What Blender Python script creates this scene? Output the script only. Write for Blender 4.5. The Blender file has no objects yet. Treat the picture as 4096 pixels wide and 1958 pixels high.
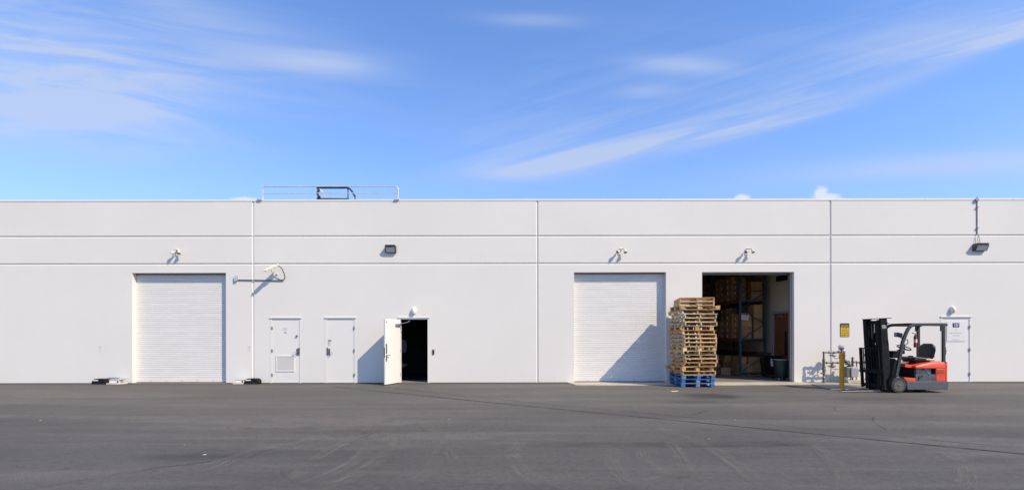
import bpy, bmesh, math, random
from mathutils import Vector, Matrix, Euler
R = math.radians
random.seed(7)
scn = bpy.context.scene
col = scn.collection

# ------------------------------------------------------------ camera, sky, sun
cam_d = bpy.data.cameras.new('camera')
cam = bpy.data.objects.new('camera', cam_d); col.objects.link(cam)
cam.location = (0, -16.8, 1.58)
cam.rotation_euler = (R(90), R(0.09), 0)
cam_d.sensor_width = 36; cam_d.lens = 17.42
cam_d.shift_y = 0.0889
cam_d.clip_start = 0.1; cam_d.clip_end = 3000
scn.camera = cam

SUN = Vector((1.114, -0.87, 1.36)).normalized()      # towards the sun
SUN_EL = math.asin(SUN.z)
SUN_ROT = math.atan2(SUN.x, SUN.y)
sd = bpy.data.lights.new('sun', 'SUN'); so = bpy.data.objects.new('sun', sd); col.objects.link(so)
sd.energy = 4.1; sd.angle = R(0.53); sd.color = (1.0, 0.86, 0.655)
so.rotation_euler = SUN.to_track_quat('Z', 'Y').to_euler()
so.location = (30, -30, 40)

scn.cycles.max_bounces = 6; scn.cycles.diffuse_bounces = 4
scn.view_settings.view_transform = 'Standard'
scn.view_settings.look = 'None'
scn.view_settings.exposure = 0.31
scn.view_settings.gamma = 1
scn.view_settings.use_curve_mapping = False


class N:
    """tiny arithmetic wrapper round shader sockets"""
    nt = None
    def __init__(s, sock): s.s = sock
    @staticmethod
    def m(op, *a, clamp=False):
        n = N.nt.nodes.new('ShaderNodeMath'); n.operation = op; n.use_clamp = clamp
        for i, v in enumerate(a):
            if isinstance(v, N): N.nt.links.new(v.s, n.inputs[i])
            else: n.inputs[i].default_value = v
        return N(n.outputs[0])
    def __add__(s, o): return N.m('ADD', s, o)
    __radd__ = __add__
    def __sub__(s, o): return N.m('SUBTRACT', s, o)
    def __rsub__(s, o): return N.m('SUBTRACT', o, s)
    def __mul__(s, o): return N.m('MULTIPLY', s, o)
    __rmul__ = __mul__
    def __truediv__(s, o): return N.m('DIVIDE', s, o)


def sstep(x, a, b):
    n = N.nt.nodes.new('ShaderNodeMapRange'); n.interpolation_type = 'SMOOTHSTEP'
    N.nt.links.new(x.s, n.inputs[0])
    n.inputs[1].default_value = a; n.inputs[2].default_value = b
    return N(n.outputs[0])


def noise(vec, scale, detail=4, rough=0.55, dist=0.0):
    n = N.nt.nodes.new('ShaderNodeTexNoise')
    n.inputs['Scale'].default_value = scale; n.inputs['Detail'].default_value = detail
    n.inputs['Roughness'].default_value = rough; n.inputs['Distortion'].default_value = dist
    N.nt.links.new(vec, n.inputs['Vector'])
    return N(n.outputs[0])


def comb(x, y, z=0.0):
    n = N.nt.nodes.new('ShaderNodeCombineXYZ')
    for i, v in enumerate((x, y, z)):
        if isinstance(v, N): N.nt.links.new(v.s, n.inputs[i])
        else: n.inputs[i].default_value = v
    return n.outputs[0]


def sep(vec):
    n = N.nt.nodes.new('ShaderNodeSeparateXYZ'); N.nt.links.new(vec, n.inputs[0])
    return [N(n.outputs[i]) for i in range(3)]


def mixc(f, a, b):
    n = N.nt.nodes.new('ShaderNodeMix'); n.data_type = 'RGBA'
    for sock, v in ((n.inputs[0], f), (n.inputs[6], a), (n.inputs[7], b)):
        if isinstance(v, N): N.nt.links.new(v.s, sock)
        elif hasattr(v, 'is_linked'): N.nt.links.new(v, sock)
        elif isinstance(v, (int, float)): sock.default_value = v
        else: sock.default_value = (v[0], v[1], v[2], 1)
    return n.outputs[2]


def build_world():
    w = bpy.data.worlds.new('World'); scn.world = w; w.use_nodes = True
    nt = w.node_tree; N.nt = nt
    bg = nt.nodes['Background']; bg.inputs[1].default_value = 0.15
    sky = nt.nodes.new('ShaderNodeTexSky'); sky.sky_type = 'NISHITA'
    sky.sun_disc = False; sky.sun_elevation = SUN_EL; sky.sun_rotation = SUN_ROT
    sky.altitude = 0; sky.air_density = 1.0; sky.dust_density = 0.3; sky.ozone_density = 4.0
    tc = nt.nodes.new('ShaderNodeTexCoord')
    x, y, z = sep(tc.outputs['Generated'])
    # cirrus sheet round the whole sky, thickened out of view to whiten fill light
    zz = N.m('MAXIMUM', z, 0.03)
    P = comb(x / zz, y / zz, 0.0)
    mp = nt.nodes.new('ShaderNodeMapping'); nt.links.new(P, mp.inputs[0])
    mp.vector_type = 'TEXTURE'; mp.inputs['Rotation'].default_value = (0, 0, R(14)); mp.inputs['Scale'].default_value = (1 / 0.35, 1 / 1.5, 1)
    n1 = noise(mp.outputs[0], 1.3, 5, 0.6, 0.6)
    n2 = noise(P, 0.55, 3, 0.5)
    thin = sstep(n1, 0.36, 0.7) * sstep(n2, 0.25, 0.6) * 0.6
    # named cirrus streaks, in the tangent plane north of the yard
    yy = N.m('MAXIMUM', y, 0.05)
    front = sstep(y, 0.05, 0.25)
    a = x / yy; b = z / yy
    ab = comb(a, b, 0.0)
    wisp = nt.nodes.new('ShaderNodeMapping'); nt.links.new(ab, wisp.inputs[0])
    wisp.inputs['Rotation'].default_value = (0, 0, R(-8)); wisp.vector_type = 'TEXTURE'; wisp.inputs['Scale'].default_value = (1 / 1.1, 1 / 9.0, 1)
    nw = noise(wisp.outputs[0], 2.2, 5, 0.6, 0.7)
    wisp2 = nt.nodes.new('ShaderNodeMapping'); nt.links.new(ab, wisp2.inputs[0])
    wisp2.vector_type = 'TEXTURE'; wisp2.inputs['Rotation'].default_value = (0, 0, R(15)); wisp2.inputs['Scale'].default_value = (1 / 0.9, 1 / 13.0, 1)
    nr = noise(wisp2.outputs[0], 2.0, 5, 0.6, 0.5)
    nb = noise(ab, 3.0, 4, 0.5)

    def blob(cx, cy, rx, ry, rot=0.0, p=1.0):
        c, s_ = math.cos(R(rot)), math.sin(R(rot))
        dx = a - cx; dy = b - cy
        u = (dx * c + dy * s_) / rx; v = (dy * c - dx * s_) / ry
        q = u * u + v * v
        return N.m('EXPONENT', q * (-p))
    A = lambda px: (px - 2048) / 1982
    B = lambda py: (1343 - py) / 1982
    cl = thin * 0.12
    left = blob(A(120), B(330), 0.34, 0.12, -8) * 0.85 + blob(A(560), B(120), 0.5, 0.10, -12) * 0.26
    left = left * (0.32 + sstep(nw, 0.34, 0.68) * 0.85)
    left = left + blob(A(470), B(425), 0.13, 0.018, -3) * 0.5 * sstep(nw, 0.2, 0.7)
    left = left + blob(A(160), B(495), 0.22, 0.016, 4) * 0.28
    cl = cl + left
    # long rising streak on the right: sharp lower edge, soft fan above
    aa = a + 0.1
    edge = 0.318 + 0.06 * aa + 0.165 * aa * aa
    t = b - edge
    fan = sstep(t, -0.012, 0.03) * N.m('EXPONENT', N.m('MAXIMUM', t, 0.0) * -11.0) * sstep(a, -0.25, 0.15)
    cl = cl + fan * (0.14 + sstep(nr, 0.38, 0.66) * 0.55)
    core = N.m('EXPONENT', (t - 0.012) * (t - 0.012) * -2600.0) * sstep(a, -0.15, 0.1)
    cl = cl + core * (0.18 + sstep(nr, 0.35, 0.7) * 0.32)
    e2 = 0.295 + 0.055 * a
    t2 = b - e2
    cl = cl + N.m('EXPONENT', t2 * t2 * -1400.0) * sstep(a, 0.25, 0.9) * (0.25 + 0.3 * nr)
    for (px, py, rx, ry, ro, k) in ((2720, 262, .11, .02, -3, .38), (2590, 365, .06, .014, 4, .28),
                                    (1290, 250, .12, .022, -4, .42), (2130, 80, .10, .014, -2, .25),
                                    (2080, 690, .14, .02, 3, .3), (3700, 130, .2, .035, 12, .3),
                                    (560, 610, .12, .02, 0, .15), (800, 55, .2, .03, -15, .18)):
        cl = cl + blob(A(px), B(py), rx, ry, ro) * k * (0.5 + nw)
    cl = cl * front + thin * (1.0 - front) + N.m('EXPONENT', N.m('MAXIMUM', z, 0.0) * -5.5) * 1.05  # denser cirrus away from the view, added to grey the fill light
    # small cumulus heads low over the roofs
    nc = noise(ab, 70.0, 4, 0.6)
    cum = None
    for (px, py, rx, ry) in ((3285, 778, .016, .017), (3310, 790, .03, .009), (2970, 792, .018, .008), (975, 797, .028, .007)):
        g = blob(A(px), B(py), rx, ry)
        cum = g if cum is None else N.m('MAXIMUM', cum, g)
    cum = sstep(cum + (nc - 0.5) * 0.7, 0.2, 0.8) * front
    grade = nt.nodes.new('ShaderNodeVectorMath'); grade.operation = 'MULTIPLY'
    nt.links.new(sky.outputs[0], grade.inputs[0]); grade.inputs[1].default_value = (0.74, 1.02, 1.38)
    c1 = mixc(N.m('MINIMUM', cl, 0.8), grade.outputs[0], (3.0, 3.5, 4.6))
    c2 = mixc(cum * 0.75, c1, (4.6, 4.7, 4.9))
    nt.links.new(c2, bg.inputs[0])


build_world()

# ------------------------------------------------------------ helpers
MATS = {}


def mk(name, c, rough=0.6, metal=0.0, var=0.08, scale=5.0, bump=0.0, bscale=80.0, spec=0.4, stretch=(1, 1, 1), coat=0.0, dirt=0.0):
    m = bpy.data.materials.new(name); m.use_nodes = True
    nt = m.node_tree; N.nt = nt
    p = nt.nodes['Principled BSDF']
    p.inputs['Roughness'].default_value = rough; p.inputs['Metallic'].default_value = metal
    p.inputs['Specular IOR Level'].default_value = spec
    p.inputs['Coat Weight'].default_value = coat
    tc = nt.nodes.new('ShaderNodeTexCoord')
    mp = nt.nodes.new('ShaderNodeMapping'); mp.inputs['Scale'].default_value = stretch
    nt.links.new(tc.outputs['Object'], mp.inputs[0])
    oi = nt.nodes.new('ShaderNodeObjectInfo')
    ad = nt.nodes.new('ShaderNodeVectorMath'); ad.operation = 'ADD'
    sc = nt.nodes.new('ShaderNodeVectorMath'); sc.operation = 'SCALE'
    nt.links.new(oi.outputs['Random'], sc.inputs['Scale']); sc.inputs[0].default_value = (13, 7, 9)
    nt.links.new(mp.outputs[0], ad.inputs[0]); nt.links.new(sc.outputs[0], ad.inputs[1])
    v = ad.outputs[0]
    n = noise(v, scale, 5, 0.6)
    lo = [max(0, k * (1 - var * 1.6)) for k in c]; hi = [min(1, k * (1 + var * 1.4)) for k in c]
    cc = mixc(sstep(n, 0.25, 0.75), lo, hi)
    if dirt:
        d = noise(v, scale * 2.7, 6, 0.7)
        cc = mixc(sstep(d, 0.55, 0.8) * dirt, cc, (0.09, 0.075, 0.06))
    nt.links.new(cc, p.inputs['Base Color'])
    if bump:
        b = nt.nodes.new('ShaderNodeBump'); b.inputs['Strength'].default_value = bump; b.inputs['Distance'].default_value = 0.01
        nb = noise(v, bscale, 3, 0.6)
        nt.links.new(nb.s, b.inputs['Height']); nt.links.new(b.outputs[0], p.inputs['Normal'])
    MATS[name] = m
    return m


class MB:
    def __init__(s): s.v = []; s.f = []
    def add(s, vs, fs):
        o = len(s.v); s.v += [tuple(p) for p in vs]; s.f += [tuple(i + o for i in f) for f in fs]; return s
    def box(s, x0, x1, y0, y1, z0, z1, M=None):
        vs = [Vector((x, y, z)) for x in (x0, x1) for y in (y0, y1) for z in (z0, z1)]
        if M is not None: vs = [M @ p for p in vs]
        return s.add(vs, [(0, 1, 3, 2), (4, 6, 7, 5), (0, 4, 5, 1), (2, 3, 7, 6), (0, 2, 6, 4), (1, 5, 7, 3)])
    def prism(s, pts, ax, lo, hi, M=None):
        """pts: 2D outline; ax 'y' -> pts are (x,z); 'x' -> (y,z); 'z' -> (x,y)"""
        def P(p, t):
            q = {'y': (p[0], t, p[1]), 'x': (t, p[0], p[1]), 'z': (p[0], p[1], t)}[ax]
            q = Vector(q); return M @ q if M is not None else q
        n = len(pts)
        vs = [P(p, lo) for p in pts] + [P(p, hi) for p in pts]
        fs = [tuple(range(n - 1, -1, -1)), tuple(range(n, 2 * n))] + [(i, (i + 1) % n, n + (i + 1) % n, n + i) for i in range(n)]
        return s.add(vs, fs)
    def tube(s, path, r, n=8, cap=True, rr=None):
        path = [Vector(p) for p in path]; rings = []
        up = None
        for i, p in enumerate(path):
            d = (path[min(i + 1, len(path) - 1)] - path[max(i - 1, 0)]).normalized()
            if up is None:
                up = Vector((0, 0, 1)) if abs(d.z) < 0.9 else Vector((1, 0, 0))
            side = d.cross(up).normalized(); up = side.cross(d).normalized()
            rad = rr[i] if rr else r
            rings.append([p + (side * math.cos(k * 2 * math.pi / n) + up * math.sin(k * 2 * math.pi / n)) * rad for k in range(n)])
        vs = [q for ring in rings for q in ring]
        fs = [(i * n + k, i * n + (k + 1) % n, (i + 1) * n + (k + 1) % n, (i + 1) * n + k) for i in range(len(path) - 1) for k in range(n)]
        if cap: fs += [tuple(range(n - 1, -1, -1)), tuple(range((len(path) - 1) * n, len(path) * n))]
        return s.add(vs, fs)
    def cyl(s, p0, p1, r, n=16, r1=None): return s.tube([p0, p1], r, n, rr=[r, r if r1 is None else r1])
    def lathe(s, c, axis, prof, n=20):
        """prof: (offset along axis, radius)"""
        c = Vector(c); d = Vector(axis).normalized()
        up = Vector((0, 0, 1)) if abs(d.z) < 0.9 else Vector((1, 0, 0))
        a = d.cross(up).normalized(); b = a.cross(d).normalized()
        vs = [c + d * t + (a * math.cos(k * 2 * math.pi / n) + b * math.sin(k * 2 * math.pi / n)) * r for t, r in prof for k in range(n)]
        m = len(prof)
        fs = [(i * n + k, i * n + (k + 1) % n, (i + 1) * n + (k + 1) % n, (i + 1) * n + k) for i in range(m - 1) for k in range(n)]
        fs += [tuple(range(n - 1, -1, -1)), tuple(range((m - 1) * n, m * n))]
        return s.add(vs, fs)
    def ball(s, c, r, sc=(1, 1, 1), n=14):
        prof = [(-math.cos(i * math.pi / 8) * r, max(1e-4, math.sin(i * math.pi / 8) * r)) for i in range(9)]
        t = MB(); t.lathe((0, 0, 0), (0, 0, 1), prof, n)
        return s.add([(c[0] + p[0] * sc[0], c[1] + p[1] * sc[1], c[2] + p[2] * sc[2]) for p in t.v], t.f)
    def mesh(s, name, mat, org=(0, 0, 0)):
        me = bpy.data.meshes.new(name)
        me.from_pydata([(p[0] - org[0], p[1] - org[1], p[2] - org[2]) for p in s.v], [], s.f)
        bm = bmesh.new(); bm.from_mesh(me); bmesh.ops.recalc_face_normals(bm, faces=bm.faces); bm.to_mesh(me); bm.free()
        me.materials.append(MATS[mat] if isinstance(mat, str) else mat)
        return me
    def build(s, name, mat, parent=None, bevel=0.0, smooth=False, seg=2):
        org = WORG.get(parent.name, Vector((0, 0, 0))) if parent else Vector((0, 0, 0))
        o = bpy.data.objects.new(name, s.mesh(name, mat, org)); col.objects.link(o)
        if parent: o.parent = parent; WORG[o.name] = org
        if bevel:
            b = o.modifiers.new('bevel', 'BEVEL'); b.width = bevel; b.segments = seg; b.limit_method = 'ANGLE'; b.angle_limit = R(40)
        if smooth:
            for p in o.data.polygons: p.use_smooth = True
            o.data.set_sharp_from_angle(angle=R(38))
        return o


WORG = {}


def tag(o, label=None, cat=None, group=None, kind=None):
    if label: o['label'] = label
    if cat: o['category'] = cat
    if group: o['group'] = group
    if kind: o['kind'] = kind
    return o


def thing(name, loc, label=None, cat=None, group=None, rz=0.0):
    o = bpy.data.objects.new(name, None); col.objects.link(o); o.empty_display_size = 0.2
    o.location = loc; o.rotation_euler[2] = rz; WORG[o.name] = Vector(loc)
    return tag(o, label, cat, group)


def inst(name, mesh, parent, loc, rot=(0, 0, 0)):
    o = bpy.data.objects.new(name, mesh); col.objects.link(o); o.parent = parent
    o.location = loc; o.rotation_euler = rot
    return o


def text(name, body, size, mat, parent, loc, rot=(R(90), 0, 0), align='CENTER', sx=1.0, ext=0.0, shear=0.0, bold=0.0):
    c = bpy.data.curves.new('t', 'FONT'); c.body = body; c.size = size; c.align_x = align; c.align_y = 'CENTER'
    c.extrude = ext; c.shear = shear; c.offset = bold; c.resolution_u = 3
    t = bpy.data.objects.new('t', c); col.objects.link(t)
    bpy.context.view_layer.update()
    me = bpy.data.meshes.new_from_object(t.evaluated_get(bpy.context.evaluated_depsgraph_get()))
    bpy.data.objects.remove(t); bpy.data.curves.remove(c)
    me.materials.clear(); me.materials.append(MATS[mat])
    org = WORG.get(parent.name, Vector((0, 0, 0)))
    o = inst(name, me, parent, Vector(loc) - org, rot); o.scale[0] = sx
    return o


# ------------------------------------------------------------ materials
def wall_paint():
    m = mk('wall_paint', (0.735, 0.708, 0.655), 0.75, var=0.016, scale=0.35, spec=0.2)
    nt = m.node_tree; N.nt = nt
    p = nt.nodes['Principled BSDF']
    geo = nt.nodes.new('ShaderNodeNewGeometry')
    x, y, z = sep(geo.outputs['Position'])
    base = p.inputs['Base Color'].links[0].from_socket
    # scuffs and splash dirt low on the wall
    n1 = noise(geo.outputs['Position'], 1.7, 6, 0.65)
    n2 = noise(geo.outputs['Position'], 9.0, 5, 0.6)
    low = 1.0 - sstep(z, 0.0, 0.75)
    sc = sstep(n2, 0.60, 0.74) * sstep(n1, 0.46, 0.66) * low * 0.42
    stk = noise(comb(x * 7.0, 0.0, z * 0.25), 1.0, 4, 0.6)
    st = sstep(stk, 0.56, 0.85) * sstep(n1, 0.40, 0.65) * 0.12
    c = mixc(sc, base, (0.42, 0.40, 0.38))
    c = mixc(st, c, (0.5, 0.48, 0.44))
    nt.links.new(c, p.inputs['Base Color'])
    b = nt.nodes.new('ShaderNodeBump'); b.inputs['Strength'].default_value = 0.25; b.inputs['Distance'].default_value = 0.006
    h = noise(geo.outputs['Position'], 26.0, 5, 0.65) + noise(geo.outputs['Position'], 2.2, 3, 0.5) * 2.0
    nt.links.new(h.s, b.inputs['Height']); nt.links.new(b.outputs[0], p.inputs['Normal'])


wall_paint()
mk('joint_paint', (0.71, 0.68, 0.625), 0.8, var=0.03, scale=3)
mk('cap_white', (0.77, 0.74, 0.685), 0.45, var=0.02, scale=1.5)
mk('door_paint', (0.75, 0.725, 0.675), 0.42, var=0.012, scale=2, bump=0.04, bscale=14)
mk('slat_white', (0.74, 0.715, 0.67), 0.45, var=0.03, scale=3, stretch=(0.4, 1, 1))
mk('galv', (0.42, 0.43, 0.44), 0.42, 0.7, var=0.1, scale=12)
mk('galv_rail', (0.62, 0.63, 0.64), 0.5, 0.35, var=0.06, scale=10)
mk('steel_dark', (0.16, 0.165, 0.175), 0.4, 0.6, var=0.15, scale=20)
mk('black_metal', (0.016, 0.016, 0.016), 0.6, 0.0, var=0.25, scale=9, spec=0.14, dirt=0.06)
mk('black_plastic', (0.014, 0.014, 0.014), 0.6, var=0.2, scale=10, spec=0.15)
mk('rubber', (0.045, 0.043, 0.041), 0.8, var=0.2, scale=14, dirt=0.5)
mk('bronze', (0.085, 0.08, 0.07), 0.5, 0.3, var=0.15, scale=12)
mk('lens', (0.42, 0.44, 0.47), 0.25, var=0.08, scale=20)
mk('glass_grey', (0.35, 0.36, 0.34), 0.15, var=0.05, scale=20)
mk('cream_plastic', (0.62, 0.6, 0.5), 0.5, var=0.06, scale=12)
mk('cream_dark', (0.27, 0.26, 0.2), 0.4, var=0.1, scale=20)
mk('white_plastic', (0.78, 0.75, 0.70), 0.35, var=0.02, scale=8)
mk('cable_black', (0.02, 0.02, 0.02), 0.6, var=0.2)
mk('conduit_grey', (0.30, 0.295, 0.29), 0.55, 0.2, var=0.12, scale=9)
mk('hatch_black', (0.035, 0.045, 0.06), 0.4, 0.3, var=0.2)
mk('tan_post', (0.62, 0.48, 0.32), 0.6, var=0.1)
mk('concrete', (0.45, 0.405, 0.325), 0.85, var=0.14, scale=2.2, bump=0.2, bscale=50, dirt=0.3)
mk('floor_concrete', (0.23, 0.21, 0.18), 0.55, var=0.14, scale=1.4, dirt=0.25)
mk('concrete_old', (0.30, 0.275, 0.225), 0.9, var=0.25, scale=1.8, bump=0.2, bscale=50, dirt=0.5)
mk('paver', (0.58, 0.52, 0.44), 0.9, var=0.1, scale=15, bump=0.2)
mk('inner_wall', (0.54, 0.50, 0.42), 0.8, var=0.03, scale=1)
mk('room_shade', (0.035, 0.035, 0.037), 0.8, var=0.1, scale=2)  # darkness of the unlit room put into its surface colour
mk('roof_deck', (0.35, 0.35, 0.34), 0.9, var=0.1)
mk('wood_door', (0.20, 0.085, 0.045), 0.5, var=0.2, scale=4, stretch=(8, 8, 0.7))
mk('door_frame_grey', (0.34, 0.345, 0.37), 0.5, var=0.05)
mk('rack_blue', (0.04, 0.072, 0.095), 0.45, 0.2, var=0.15, scale=8)
mk('rack_orange', (0.24, 0.062, 0.02), 0.5, 0.1, var=0.15, scale=8)
mk('kraft_a', (0.50, 0.29, 0.12), 0.85, var=0.08, scale=4)
mk('kraft_b', (0.36, 0.21, 0.095), 0.85, var=0.1, scale=4)
mk('kraft_c', (0.22, 0.125, 0.065), 0.85, var=0.1, scale=4)
mk('tape', (0.40, 0.30, 0.18), 0.35, var=0.05)
mk('paper', (0.78, 0.78, 0.76), 0.8, var=0.03)
mk('print_grey', (0.30, 0.30, 0.31), 0.8, var=0.2, scale=60)
mk('print_black', (0.03, 0.028, 0.02), 0.7, var=0.1)
mk('sign_yellow', (0.68, 0.45, 0.035), 0.5, var=0.06, scale=14)
mk('sign_red', (0.35, 0.03, 0.03), 0.5, var=0.1)
mk('sign_white', (0.74, 0.71, 0.68), 0.4, var=0.01)
mk('sign_navy', (0.025, 0.04, 0.15), 0.4, var=0.05)
mk('bollard_yellow', (0.80, 0.37, 0.006), 0.55, var=0.1, scale=9, dirt=0.08, bump=0.1, bscale=30)
mk('bin_green', (0.014, 0.036, 0.033), 0.4, var=0.1)
mk('fork_red', (0.78, 0.085, 0.028), 0.38, var=0.06, scale=6, coat=0.25, spec=0.5, dirt=0.12)
mk('fork_grey', (0.10, 0.104, 0.115), 0.45, var=0.1, scale=8, dirt=0.12)
mk('guard_grey', (0.05, 0.052, 0.056), 0.5, var=0.12, scale=8)
mk('battery_grey', (0.40, 0.42, 0.40), 0.6, var=0.12, scale=10)
mk('fork_steel', (0.30, 0.28, 0.25), 0.4, 0.6, var=0.25, scale=14, dirt=0.5)
mk('vinyl', (0.02, 0.02, 0.021), 0.42, var=0.2, scale=20, bump=0.05)
mk('chair_grey', (0.16, 0.16, 0.16), 0.6, var=0.1)
mk('chrome', (0.75, 0.75, 0.75), 0.18, 1.0, var=0.02)
mk('rim_grey', (0.13, 0.12, 0.11), 0.6, 0.2, var=0.2, scale=16, dirt=0.4)
mk('gas_grey', (0.15, 0.148, 0.143), 0.5, 0.2, var=0.15, scale=14, dirt=0.2)
mk('gas_light', (0.36, 0.37, 0.385), 0.5, 0.1, var=0.08, scale=14)
mk('red_part', (0.28, 0.025, 0.02), 0.5, var=0.15)
mk('litter', (0.5, 0.48, 0.45), 0.8, var=0.05)
WOODS = []
for nm, c in (('wood_tan', (0.56, 0.365, 0.175)), ('wood_pale', (0.65, 0.48, 0.26)), ('wood_grey', (0.45, 0.36, 0.245)),
              ('wood_orange', (0.52, 0.295, 0.13)), ('wood_blue', (0.04, 0.135, 0.36)), ('wood_bluegrey', (0.16, 0.23, 0.33))):
    mk(nm, c, 0.8, var=0.2, scale=3.0, stretch=(2, 2, 2), bump=0.15, bscale=40, dirt=0.22); WOODS.append(nm)


def asphalt(name, base, k=1.0):
    m = bpy.data.materials.new(name); m.use_nodes = True
    nt = m.node_tree; N.nt = nt; MATS[name] = m
    p = nt.nodes['Principled BSDF']
    geo = nt.nodes.new('ShaderNodeNewGeometry'); pos = geo.outputs['Position']
    x, y, z = sep(pos)
    big = noise(pos, 0.22, 5, 0.6, 0.4)
    band = noise(comb(x * 0.10, y * 0.75, 0.0), 1.0, 5, 0.6, 0.6)
    mid = noise(pos, 1.6, 5, 0.65)
    fine = noise(pos, 55.0, 2, 0.7)
    c = mixc(sstep(big, 0.3, 0.7), [b * 0.86 for b in base], [b * 1.12 for b in base])
    c = mixc(sstep(band, 0.35, 0.68) * 0.7, c, [b * 1.35 for b in base])
    c = mixc(sstep(mid, 0.48, 0.72) * 0.55, c, [b * 0.68 for b in base])
    c = mixc(sstep(fine, 0.45, 0.75) * 0.45, c, [b * 1.5 for b in base])
    c = mixc(sstep(fine, 0.55, 0.3) * 0.4, c, [b * 0.6 for b in base])
    c = mixc(sstep(y + (big - 0.5) * 6.0, -11.0, -4.5) * 0.75, c, mixc(0.5, c, [b * 1.7 for b in (base[0], base[1] * .98, base[2] * .95)]))  # paler towards the wall: sheen at grazing angles put into the base colour
    g14 = noise(pos, 13.0, 3, 0.7)
    c = mixc(sstep(g14, 0.42, 0.72) * 0.4, c, mixc(0.5, c, [b * 2.1 for b in base]))
    c = mixc(sstep(g14, 0.5, 0.28) * 0.35, c, [b * 0.62 for b in base])
    # worn bands where pale aggregate shows through
    worn = sstep(band, 0.46, 0.62) * sstep(mid, 0.36, 0.56)
    c = mixc(worn * sstep(noise(pos, 70.0, 2, 0.6), 0.50, 0.64) * 0.85, c, (0.27, 0.235, 0.20))
    c = mixc(sstep(noise(pos, 34.0, 1, 0.5), 0.74, 0.80) * 0.7, c, (0.3, 0.28, 0.26))
    if k:
        # fresh dark sealer strip along the foot of the wall, and an oil stain
        e = y + (mid - 0.5) * 0.5
        c = mixc(sstep(e, -0.75, -0.25) * 0.45, c, [b * 0.5 for b in base])
        for (ox, oy, rx, ry, s_) in ((5.25, -3.75, 1.0, 0.75, 0.75), (4.3, -5.0, .8, .35, .35), (-4.3, -10.3, 0.9, 0.28, 0.45), (-11, -7.5, 2.2, .5, .3), (9, -4.4, 1.5, .5, .3)):
            u = (x - ox) / rx; v = (y - oy) / ry
            g = N.m('EXPONENT', (u * u + v * v) * -1.0)
            c = mixc(sstep(g + (mid - 0.5) * 0.9, 0.25, 0.9) * s_, c, [b * 0.42 for b in base])
    nt.links.new(c, p.inputs['Base Color'])
    p.inputs['Roughness'].default_value = 0.82; p.inputs['Specular IOR Level'].default_value = 0.25
    b = nt.nodes.new('ShaderNodeBump'); b.inputs['Strength'].default_value = 0.55; b.inputs['Distance'].default_value = 0.008
    h = fine + noise(pos, 6.0, 4, 0.6) * 1.5
    nt.links.new(h.s, b.inputs['Height']); nt.links.new(b.outputs[0], p.inputs['Normal'])


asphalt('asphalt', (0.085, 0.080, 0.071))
asphalt('asphalt_patch', (0.080, 0.076, 0.068), 0)


def decal(name, c, strength, streak, rough=0.8):
    m = bpy.data.materials.new(name); m.use_nodes = True
    nt = m.node_tree; N.nt = nt; MATS[name] = m
    p = nt.nodes['Principled BSDF']; p.inputs['Base Color'].default_value = (*c, 1); p.inputs['Roughness'].default_value = rough
    p.inputs['Specular IOR Level'].default_value = 0.2
    uv = nt.nodes.new('ShaderNodeUVMap')
    u, v, _ = sep(uv.outputs[0])
    geo = nt.nodes.new('ShaderNodeNewGeometry')
    ed = sstep(u, 0.0, 0.3) * (1.0 - sstep(u, 0.7, 1.0)) * sstep(v, 0.0, 0.18) * (1.0 - sstep(v, 0.8, 1.0))
    br = noise(geo.outputs['Position'], 2.2, 5, 0.65)
    if streak:
        st = noise(comb(u * 14.0, v * 2.0, 0.0), 1.0, 3, 0.6)
        al = ed * (0.35 + sstep(st, 0.45, 0.65) * 0.65) * sstep(br, 0.25, 0.7) * strength
    else:
        al = sstep(br, 0.36, 0.5) * strength
    tr = nt.nodes.new('ShaderNodeBsdfTransparent'); mx = nt.nodes.new('ShaderNodeMixShader')
    nt.links.new(al.s, mx.inputs[0]); nt.links.new(tr.outputs[0], mx.inputs[1]); nt.links.new(p.outputs[0], mx.inputs[2])
    nt.links.new(mx.outputs[0], nt.nodes['Material Output'].inputs[0])


decal('tyre_pale', (0.235, 0.215, 0.185), 0.55, True)
decal('tyre_dark', (0.04, 0.038, 0.035), 0.4, True)
decal('crack_dark', (0.03, 0.028, 0.026), 0.6, False)


def catmull(pts, n=10):
    out = []
    P = [pts[0]] + list(pts) + [pts[-1]]
    for i in range(1, len(P) - 2):
        p0, p1, p2, p3 = (Vector(q) for q in P[i - 1:i + 3])
        for k in range(n):
            t = k / n
            out.append(0.5 * ((2 * p1) + (p2 - p0) * t + (2 * p0 - 5 * p1 + 4 * p2 - p3) * t * t + (3 * p1 - p0 - 3 * p2 + p3) * t ** 3))
    out.append(Vector(pts[-1])); return out


def ribbon(name, pts, w, mat, parent, z, wob=0.0):
    pts = [Vector(p) for p in pts]
    me = bpy.data.meshes.new(name); vs = []; fs = []; uvs = []
    n = len(pts)
    for i, p in enumerate(pts):
        d = (pts[min(i + 1, n - 1)] - pts[max(i - 1, 0)]).normalized(); s_ = Vector((-d.y, d.x))
        ww = w * (1 + random.uniform(-wob, wob))
        vs += [(p.x + s_.x * ww / 2, p.y + s_.y * ww / 2, z), (p.x - s_.x * ww / 2, p.y - s_.y * ww / 2, z)]
        uvs += [(0, i / (n - 1)), (1, i / (n - 1))]
    fs = [(2 * i, 2 * i + 1, 2 * i + 3, 2 * i + 2) for i in range(n - 1)]
    me.from_pydata(vs, [], fs); me.materials.append(MATS[mat])
    l = me.uv_layers.new(name='UVMap')
    for lp in me.loops: l.data[lp.index].uv = uvs[lp.vertex_index]
    o = bpy.data.objects.new(name, me); col.objects.link(o); o.parent = parent
    return o


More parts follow.
